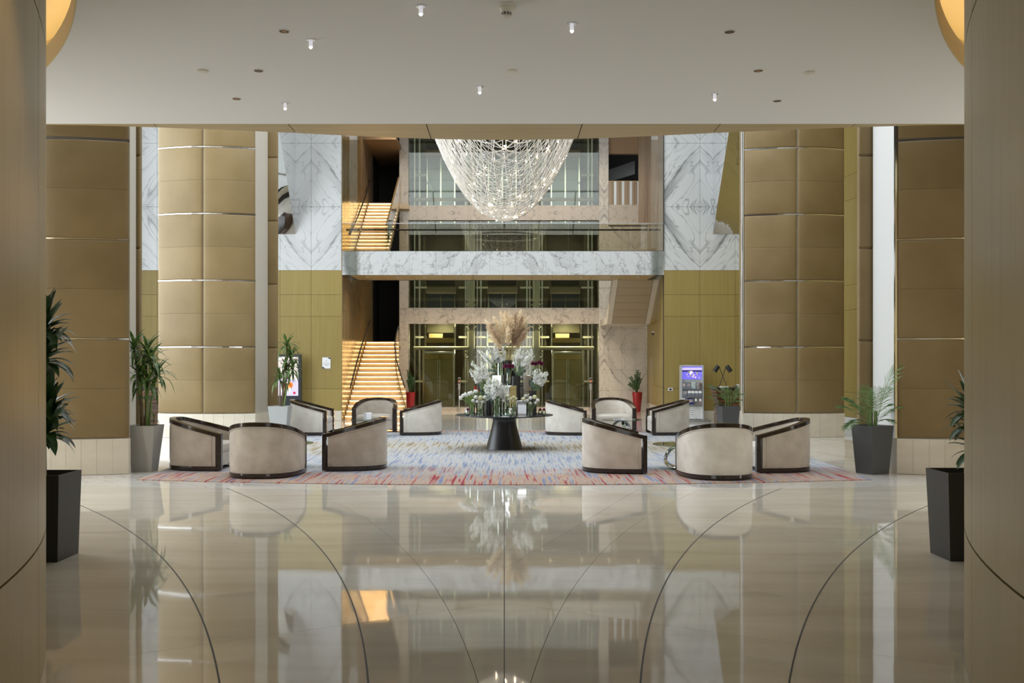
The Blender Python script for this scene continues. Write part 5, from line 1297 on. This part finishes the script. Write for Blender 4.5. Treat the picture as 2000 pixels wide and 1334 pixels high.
# ------------------------------------------------------------------ SCREEN KIOSK, SIGN, STAND, DESKS
d = 29.2
k = thing('screen_kiosk', (XX(559, d), d, 0), 'charcoal advertising kiosk showing a dessert on its lit screen', 'screen')
x0, x1 = XX(530, d) - XX(559, d), XX(588, d) - XX(559, d); zt_k = ZZ(692, d)
MB().cbox(x0, x1, 0, .12, 0, zt_k, .01).build('body', m_navy, k)
zs0, zs1 = ZZ(773, d), ZZ(697, d); sx0, sx1 = x0 + .07, XX(582.5, d) - XX(559, d)
def emis(name, c, s=.6): return mat(name, c, .3, emit=c, estr=s)
MB().box(sx0, sx1, -.004, 0, zs0, zs1).build('screen', emis('screen_cream', (.62, .54, .50)), k, smooth=False)
zm = ZZ(741, d)
MB().box(sx0, sx1, -.006, -.004, zs0, zm).build('dessert_picture', emis('screen_lilac', (.50, .46, .60)), k, smooth=False)
def disc(cx_, cz, rx, rz, y, n=18): 
    b = MB(); b.add([(cx_ + rx * math.cos(2 * PI * i / n), y, cz + rz * math.sin(2 * PI * i / n)) for i in range(n)], [tuple(range(n))]); return b
def kx(px): return XX(px, d) - XX(559, d)
disc(kx(558), ZZ(764, d), .14, .06, -.0062).build('cake_base', emis('cake_white', (.75, .70, .68)), k, smooth=False)
MB().box(kx(558) - .14, kx(558) + .14, -.0064, -.0062, ZZ(764, d), ZZ(757, d)).build('cake_side', emis('cake_white2', (.70, .64, .66)), k, smooth=False)
disc(kx(558), ZZ(757, d), .14, .04, -.0066).build('cake_top', emis('cake_yellow', (.75, .50, .16)), k, smooth=False)
disc(kx(566), ZZ(752, d), .10, .09, -.0061).build('orange_fruit', emis('fruit_orange', (.80, .17, .03)), k, smooth=False)
for px, py, r_ in ((556, 753, .05), (561, 757, .04), (554.5, 769.5, .035), (575, 767.5, .04)): disc(kx(px), ZZ(py, d), r_, r_, -.0068).build('raspberry', emis('raspberry', (.45, .02, .07)), k, smooth=False)
for py in (704, 710, 733): MB().box(sx0 + .18, sx1 - .06, -.0055, -.004, ZZ(py, d) - .012, ZZ(py, d) + .012).build('caption_bar', emis('caption', (.34, .28, .30), .6), k, smooth=False)

d = 29.58
s = thing('framed_notice', (XX(637.5, d), d, ZZ(709, d)), 'white framed notice with dark corner triangles on the yellow veneer', 'notice')
MB().cbox(-.128, .128, 0, .015, -.17, .17, .004).build('frame', m_alu, s)
MB().box(-.118, .118, -.002, 0, -.16, .16).build('sheet', m_paper, s, smooth=False)
for a in (1, -1): b = MB(); b.add([(a * .118, -.0035, a * .16), (a * .118, -.0035, a * .105), (a * .03, -.0035, a * .16)], [(0, 1, 2), (2, 1, 0)]); b.build('corner', m_taupe, s, smooth=False)
m_ink = mat('grey_ink', (.35, .35, .37), .6)
for z_, w_ in ((.0, .085), (-.03, .095), (-.06, .08), (-.075, .05)): MB().box(-w_, w_, -.0035, -.002, z_ - .004, z_ + .004).build('text_line', m_ink, s, smooth=False)
b = MB(); b.add([(-.012, -.0035, .045), (.012, -.0035, .06), (.012, -.0035, .072), (-.004, -.0035, .072)], [(0, 1, 2, 3)]); b.build('emblem', m_black, s, smooth=False)

d = 29.1
bs = thing('brochure_stand', (XX(1351.5, d), d, 0), 'silver brochure stand with a lit purple screen and pierced white base panel', 'stand')
def bx(px): return XX(px, d) - XX(1351.5, d)
MB().cbox(bx(1329), bx(1374), .04, .20, .05, ZZ(713, d), .008).build('body', m_alu, bs)
MB().cbox(bx(1326), bx(1388), -.06, .28, 0, .05, .006).build('base_plate', m_steel, bs)
for a, b_ in ((1329, 1332), (1371.5, 1374)): MB().box(bx(a), bx(b_), -.03, .04, .05, ZZ(713, d)).build('side_rail', m_alu, bs, smooth=False)
sc_ = MB().box(bx(1332), bx(1371), .03, .041, ZZ(741, d), ZZ(716, d)).build('screen', emis('screen_violet', (.12, .10, .50), 1.0), bs, smooth=False)
MB().box(bx(1332), bx(1371), .028, .03, ZZ(724, d), ZZ(718, d)).build('sky_band', emis('screen_sky', (.38, .32, .85), 1.0), sc_, smooth=False)
MB().box(bx(1332), bx(1371), .0275, .028, ZZ(726, d), ZZ(723, d)).build('tree_line', emis('screen_dark', (.02, .02, .08), .5), sc_, smooth=False)
rs_ = random.Random(3)
for q in range(26):
    px = rs_.uniform(1342, 1370); py = rs_.uniform(726, 738); w_ = rs_.uniform(.008, .03); c_ = rs_.choice(((.55, .45, .30), (.35, .25, .55), (.20, .22, .12), (.6, .5, .6)))
    MB().box(bx(px) - w_, bx(px) + w_, .0265, .0275, ZZ(py, d) - w_, ZZ(py, d) + w_).build('light_patch', emis('patch', c_, .8), sc_, smooth=False)
m_shelfm = mat('silver_shelf', (.5, .52, .54), .3, .4)
for py in (759.5, 774.8, 790.5): MB().box(bx(1332), bx(1371.5), -.07, .04, ZZ(py, d) - .012, ZZ(py, d)).build('shelf', m_shelfm, bs, smooth=False)
MB().box(bx(1332), bx(1371.5), .02, .04, ZZ(818, d), ZZ(794, d)).build('pierced_panel', m_paper, bs, smooth=False)
pc = MB(); pz0, pz1 = ZZ(818, d), ZZ(794, d)
for cx_, cz in ((bx(1361), (pz0 + pz1) / 2), (bx(1343), (pz0 + pz1) / 2)):
    for rr, nn, sz in ((.03, 6, .007), (.075, 10, .010), (.115, 12, .011), (.155, 16, .010)):
        for i in range(nn):
            a = 2 * PI * i / nn; x_, z_ = cx_ + rr * math.cos(a), cz + rr * math.sin(a)
            if pz0 + .02 < z_ < pz1 - .02 and bx(1333) < x_ < bx(1370.5): pc.add([(x_ + sz * 1.6 * math.cos(a), .0195, z_ + sz * 1.6 * math.sin(a)), (x_ - sz * math.sin(a), .0195, z_ + sz * math.cos(a)), (x_ - sz * 1.6 * math.cos(a), .0195, z_ - sz * 1.6 * math.sin(a)), (x_ + sz * math.sin(a), .0195, z_ - sz * math.cos(a))], [(0, 1, 2, 3), (3, 2, 1, 0)])
pc.build('piercings', mat('grey_piercing', (.22, .23, .25), .6), bs, smooth=False, kind='stuff')
m_slate = mat('slate_cover', (.16, .18, .22), .4); m_nav = mat('navy_cover', (.02, .035, .14), .4); m_mix = mat('pale_photo_cover', (.55, .42, .38), .4, col2=(.18, .20, .24), nscale=(14, 14, 14)); m_teal = mat('teal_cover', (.30, .42, .42), .4, col2=(.75, .75, .68), nscale=(12, 12, 12)); m_dk = mat('dark_photo_cover', (.05, .05, .05), .4, col2=(.35, .22, .18), nscale=(12, 12, 12))
brs = [(1331.5, 1338.5, 746.5, 758.8, m_slate, 1, 'slate grey brochure, first on the top shelf of the silver stand'), (1339.5, 1348, 746.5, 758.8, m_slate, 1, 'slate grey brochure, second on the top shelf of the silver stand'), (1349.5, 1358, 746.5, 758.8, m_teal, 0, 'pale teal brochure on the top shelf of the silver stand'),
       (1360, 1365, 747.5, 758.8, m_mix, 0, 'pinkish photo brochure on the top shelf of the silver stand'), (1365.5, 1371, 747.5, 758.8, m_dk, 0, 'dark photo brochure at the end of the top shelf'),
       (1332, 1341.5, 761.5, 774, m_slate, 1, 'wide slate brochure on the middle shelf of the silver stand')] + \
      [(1342.5 + 7 * i, 1349 + 7 * i, 762, 774, m_slate, 2, 'white topped leaflet on the middle shelf, %s from the wide slate brochure' % n_) for i, n_ in enumerate(('first', 'second', 'third', 'fourth'))] + \
      [(1331, 1338, 776.5, 789.5, m_mix, 2, 'white leaflet behind the armchair rim on the bottom shelf'), (1343, 1354.5, 777.5, 789.5, m_nav, 1, 'navy brochure on the bottom shelf of the silver stand'), (1356.5, 1361, 777.5, 789.5, m_dk, 2, 'narrow leaflet beside the navy brochure'), (1365, 1369.5, 777.5, 789.5, m_dk, 2, 'narrow leaflet at the end of the bottom shelf')]
for a, b_, t_, bo, m_, st_, lab in brs:
    z0_, z1_ = ZZ(bo, d), ZZ(t_, d); y_ = d - .066
    o = thing('brochure', ((XX(a, d) + XX(b_, d)) / 2, y_, z0_ + .001), lab, 'brochure', 'brochures on the silver stand'); w_ = (XX(b_, d) - XX(a, d)) / 2 - .003; h_ = z1_ - z0_
    b = MB(); b.add([(-w_, 0, 0), (w_, 0, 0), (w_, .04, h_), (-w_, .04, h_), (-w_, .012, 0), (w_, .012, 0), (w_, .052, h_), (-w_, .052, h_)], [(0, 1, 2, 3), (7, 6, 5, 4), (0, 4, 5, 1), (2, 6, 7, 3), (0, 3, 7, 4), (1, 5, 6, 2)]); b.build('cover', m_, o, smooth=False)
    if st_:
        z2, z3 = (.5, .92) if st_ == 2 else (.35, .8); k0 = .0 if st_ == 2 else .35
        b = MB(); q_ = lambda x_, v: (x_, .04 * v - .0015, h_ * v); b.add([q_(-w_ * (1 - k0), z2), q_(w_ * (1 - k0 * .5), z2), q_(w_ * (1 - k0 * .5), z3), q_(-w_ * (1 - k0), z3)], [(0, 1, 2, 3)]); b.build('photo', m_paper if st_ == 2 else m_mix, o, smooth=False)

def desk(x0, x1, y, depth, label):
    o = thing('reception_desk', ((x0 + x1) / 2, y, 0), label, 'desk', 'striped ebony desks'); w_ = (x1 - x0) / 2
    lay = [(.0, .08, .90), (.08, .36, .90), (.36, .64, .88), (.64, .74, .90), (.74, .84, .94), (.84, .92, .97), (.92, 1.0, 1.0)]
    for a, b_, k_ in lay: MB().cbox(-w_ * k_, w_ * k_, (1 - k_) * .5, depth, a, b_ - .006, .006).build('tier', m_ebony, o)
    MB().cbox(-w_ - .02, w_ + .02, -.02, depth + .02, 1.0, 1.055, .006).build('desk_top', m_lacq, o)
    return o
d = 26.5; DT = 1.055
desk(XX(1398, d), XX(1398, d) + 1.5, d, .6, 'striped ebony desk with twin black lamps beside the brown gold column')
desk(XX(277, 26.5) , XX(277, 26.5) + 1.3, 26.5, .6, 'striped ebony counter glimpsed behind the dracaena canes')
def lamp(pxb, pxh, dirx, label):
    b0 = Vector((XX(pxb, 26.75), 26.75 + .06 * dirx, DT)); o = thing('desk_lamp', b0, label, 'lamp', 'black desk lamps')
    MB().lathe([(.09, 0), (.09, .012), (.02, .02)], 0, 0, 20).build('base', m_blackm, o)
    tp_ = Vector((XX(pxh, 26.75) - b0.x, 0, ZZ(717, 26.75) - DT)); MB().tube([(0, 0, .01), tp_], .009, 6).build('stem', m_blackm, o)
    dv = Vector((dirx * .55, 0, -.8)).normalized(); u = Vector((dv.z, 0, -dv.x)); c0 = tp_ - dv * .02 + Vector((dirx * .03, 0, .02)); R = []
    for r_, t_ in ((.045, 0), (.058, .012), (.062, .19)):
        R.append([c0 + dv * t_ + (u * math.cos(q) + Vector((0, 1, 0)) * math.sin(q)) * r_ for q in [2 * PI * i / 16 for i in range(16)]])
    R.append([c0 + dv * .19 + (u * math.cos(q) + Vector((0, 1, 0)) * math.sin(q)) * .055 for q in [2 * PI * i / 16 for i in range(16)]])
    R.append([c0 + dv * .10 + (u * math.cos(q) + Vector((0, 1, 0)) * math.sin(q)) * .03 for q in [2 * PI * i / 16 for i in range(16)]])
    MB().loft(R).build('lamp_shade', m_blackm, o, angle=50)
    MB().sphere(c0 + dv * .165, .03, 8, 5).build('bulb', m_paper, o)
lamp(1419.5, 1403.5, -1, 'black desk lamp with its shade pointing toward the brochure stand')
lamp(1405, 1419, 1, 'black desk lamp with its shade pointing toward the brown gold column')
o = thing('desk_tray', (XX(1414, 26.6), 26.6, DT), 'small white tray lying on the striped desk under the crossed lamps', 'tray'); MB().cbox(-.11, .11, -.08, .08, 0, .035, .006).build('tray_body', m_paper, o); MB().cbox(-.03, .03, -.09, -.08, .005, .03, .002).build('grip', m_alu, o)
o = thing('desk_box', (XX(1438, 26.65), 26.65, DT), 'brown and teal box on the striped desk by the column edge', 'box'); MB().cbox(-.09, .02, -.08, .08, 0, .06, .006).build('box_body', m_bark, o); b = MB(); b.add([(.0, -.08, 0), (.13, -.08, .0), (.13, .08, 0), (0, .08, 0), (.02, -.06, .09), (.13, -.06, .09), (.13, .06, .09), (.02, .06, .09)], [(0, 1, 5, 4), (1, 2, 6, 5), (2, 3, 7, 6), (3, 0, 4, 7), (4, 5, 6, 7)]); b.build('box_lid', m_teal, o, smooth=False)
d = 29.58
o = thing('wall_notice', (XX(278.5, d), d, ZZ(746, d)), 'small white notice on the yellow wall behind the dracaena canes', 'notice'); MB().cbox(-.075, .075, 0, .01, -.075, .075, .003).build('sheet', m_paper, o)
MB().box(-.05, .05, -.001, 0, -.01, .02).build('print', m_ink, o, smooth=False)
o = thing('thermostat', (XX(1309.5, d), d, ZZ(760.5, d)), 'small white thermostat with a dark display on the yellow veneer', 'thermostat'); MB().cbox(-.068, .068, 0, .02, -.042, .042, .004).build('housing', m_paper, o)
MB().box(-.04, .04, -.002, 0, -.026, .026).build('display', m_black, o, smooth=False)

# ------------------------------------------------------------------ CEILING FITTINGS
def cpos(px, py): dd = (ZC - H) * F / (CY - py); return Vector((XX(px, dd), dd, ZC))
for px, py, lab in ((822, 12, 'crystal spotlight nearest the viewer, between the first amber downlight and the smoke detector'), (607, 78, 'crystal spotlight just beside the nearest amber downlight'), (1117, 46, 'crystal spotlight to the right of the smoke detector'),
                    (937, 169, 'crystal spotlight above the chandelier, near the middle ceiling disc'), (1396, 183, 'crystal spotlight between two right hand dark downlights'), (557, 201, 'crystal spotlight above the light column, nearest the soffit')):
    p = cpos(px, py); o = thing('crystal_spotlight', p, lab, 'spotlight', 'crystal ceiling spotlights')
    MB().lathe([(.040, 0), (.040, -.006), (.02, -.008)], 0, 0, 20).build('disc', m_chrome, o)
    MB().lathe([(.017, -.006), (.017, -.062)], 0, 0, 10).build('rod', m_rod, o)
    MB().lathe([(.016, -.062), (.017, -.067), (.006, -.080), (.001, -.082)], 0, 0, 8).build('tip', m_tip, o)
    MB().lathe([(.012, -.006), (.012, -.012)], 0, 0, 8).build('led', m_tip, o)
for px, py, am, lab in ((555, 61, 1, 'amber recessed downlight nearest the viewer'), (505, 138, 0, 'dark recessed downlight beside the first pale ceiling disc'), (462, 193, 1, 'dim amber recessed downlight nearest the pale leather column'),
                        (1425, 62, 0, 'dark recessed downlight nearest the viewer'), (1481, 138, 1, 'amber recessed downlight beside the far pale ceiling disc'), (1518, 197, 0, 'dark recessed downlight nearest the brown leather column')):
    p = cpos(px, py); o = thing('downlight', p, lab, 'downlight', 'recessed ceiling downlights')
    MB().lathe([(.055, .0), (.055, -.004), (.044, -.005), (.040, -.001)], 0, 0, 24, False).build('trim_ring', m_plast, o)
    MB().lathe([(.043, -.003), (.001, -.0015)], 0, 0, 20, False).build('recess', m_dark, o)
    MB().lathe([(.026, -.0045), (.001, -.004)], 0, 0, 16, False).build('lamp', m_amber if am else mat('dark_amber', (.10, .035, .015), .4), o)
for px, py, lab in ((396, 138, 'flat pale ceiling disc nearest the left drum wall'), (1000, 138, 'flat pale ceiling disc above the chandelier'), (1580, 141, 'flat pale ceiling disc nearest the right drum wall')):
    p = cpos(px, py); o = single('ceiling_speaker', p, MB().lathe([(p.z * 0 + .055, p.z), (.055, p.z - .008), (.048, p.z - .012)], p.x, p.y, 24), m_plast, lab, 'speaker', 'flat ceiling discs')
p = cpos(989, 10); o = thing('smoke_detector', p, 'white smoke detector hanging from the ceiling at the centre top', 'smoke detector')
MB().lathe([(.074, 0), (.074, -.022), (.068, -.028)], 0, 0, 28).build('mount', m_plast, o)
MB().lathe([(.060, -.028), (.042, -.066), (.036, -.09), (.030, -.098)], 0, 0, 24).build('head', m_plast, o)
sb = MB()
for i in range(10):
    a = 2 * PI * i / 10
    for z_, r_ in ((-.069, .0415), (-.080, .039)):
        e = Vector((math.cos(a), math.sin(a), 0)); t1 = Vector((-math.sin(a), math.cos(a), 0)); c_ = e * (r_ + .001) + Vector((0, 0, z_))
        sb.add([c_ - t1 * .009 + Vector((0, 0, .004)), c_ + t1 * .009 + Vector((0, 0, .004)), c_ + t1 * .009 - Vector((0, 0, .004)) - e * .002, c_ - t1 * .009 - Vector((0, 0, .004)) - e * .002], [(0, 1, 2, 3), (3, 2, 1, 0)])
sb.build('vents', m_black, o, smooth=False)
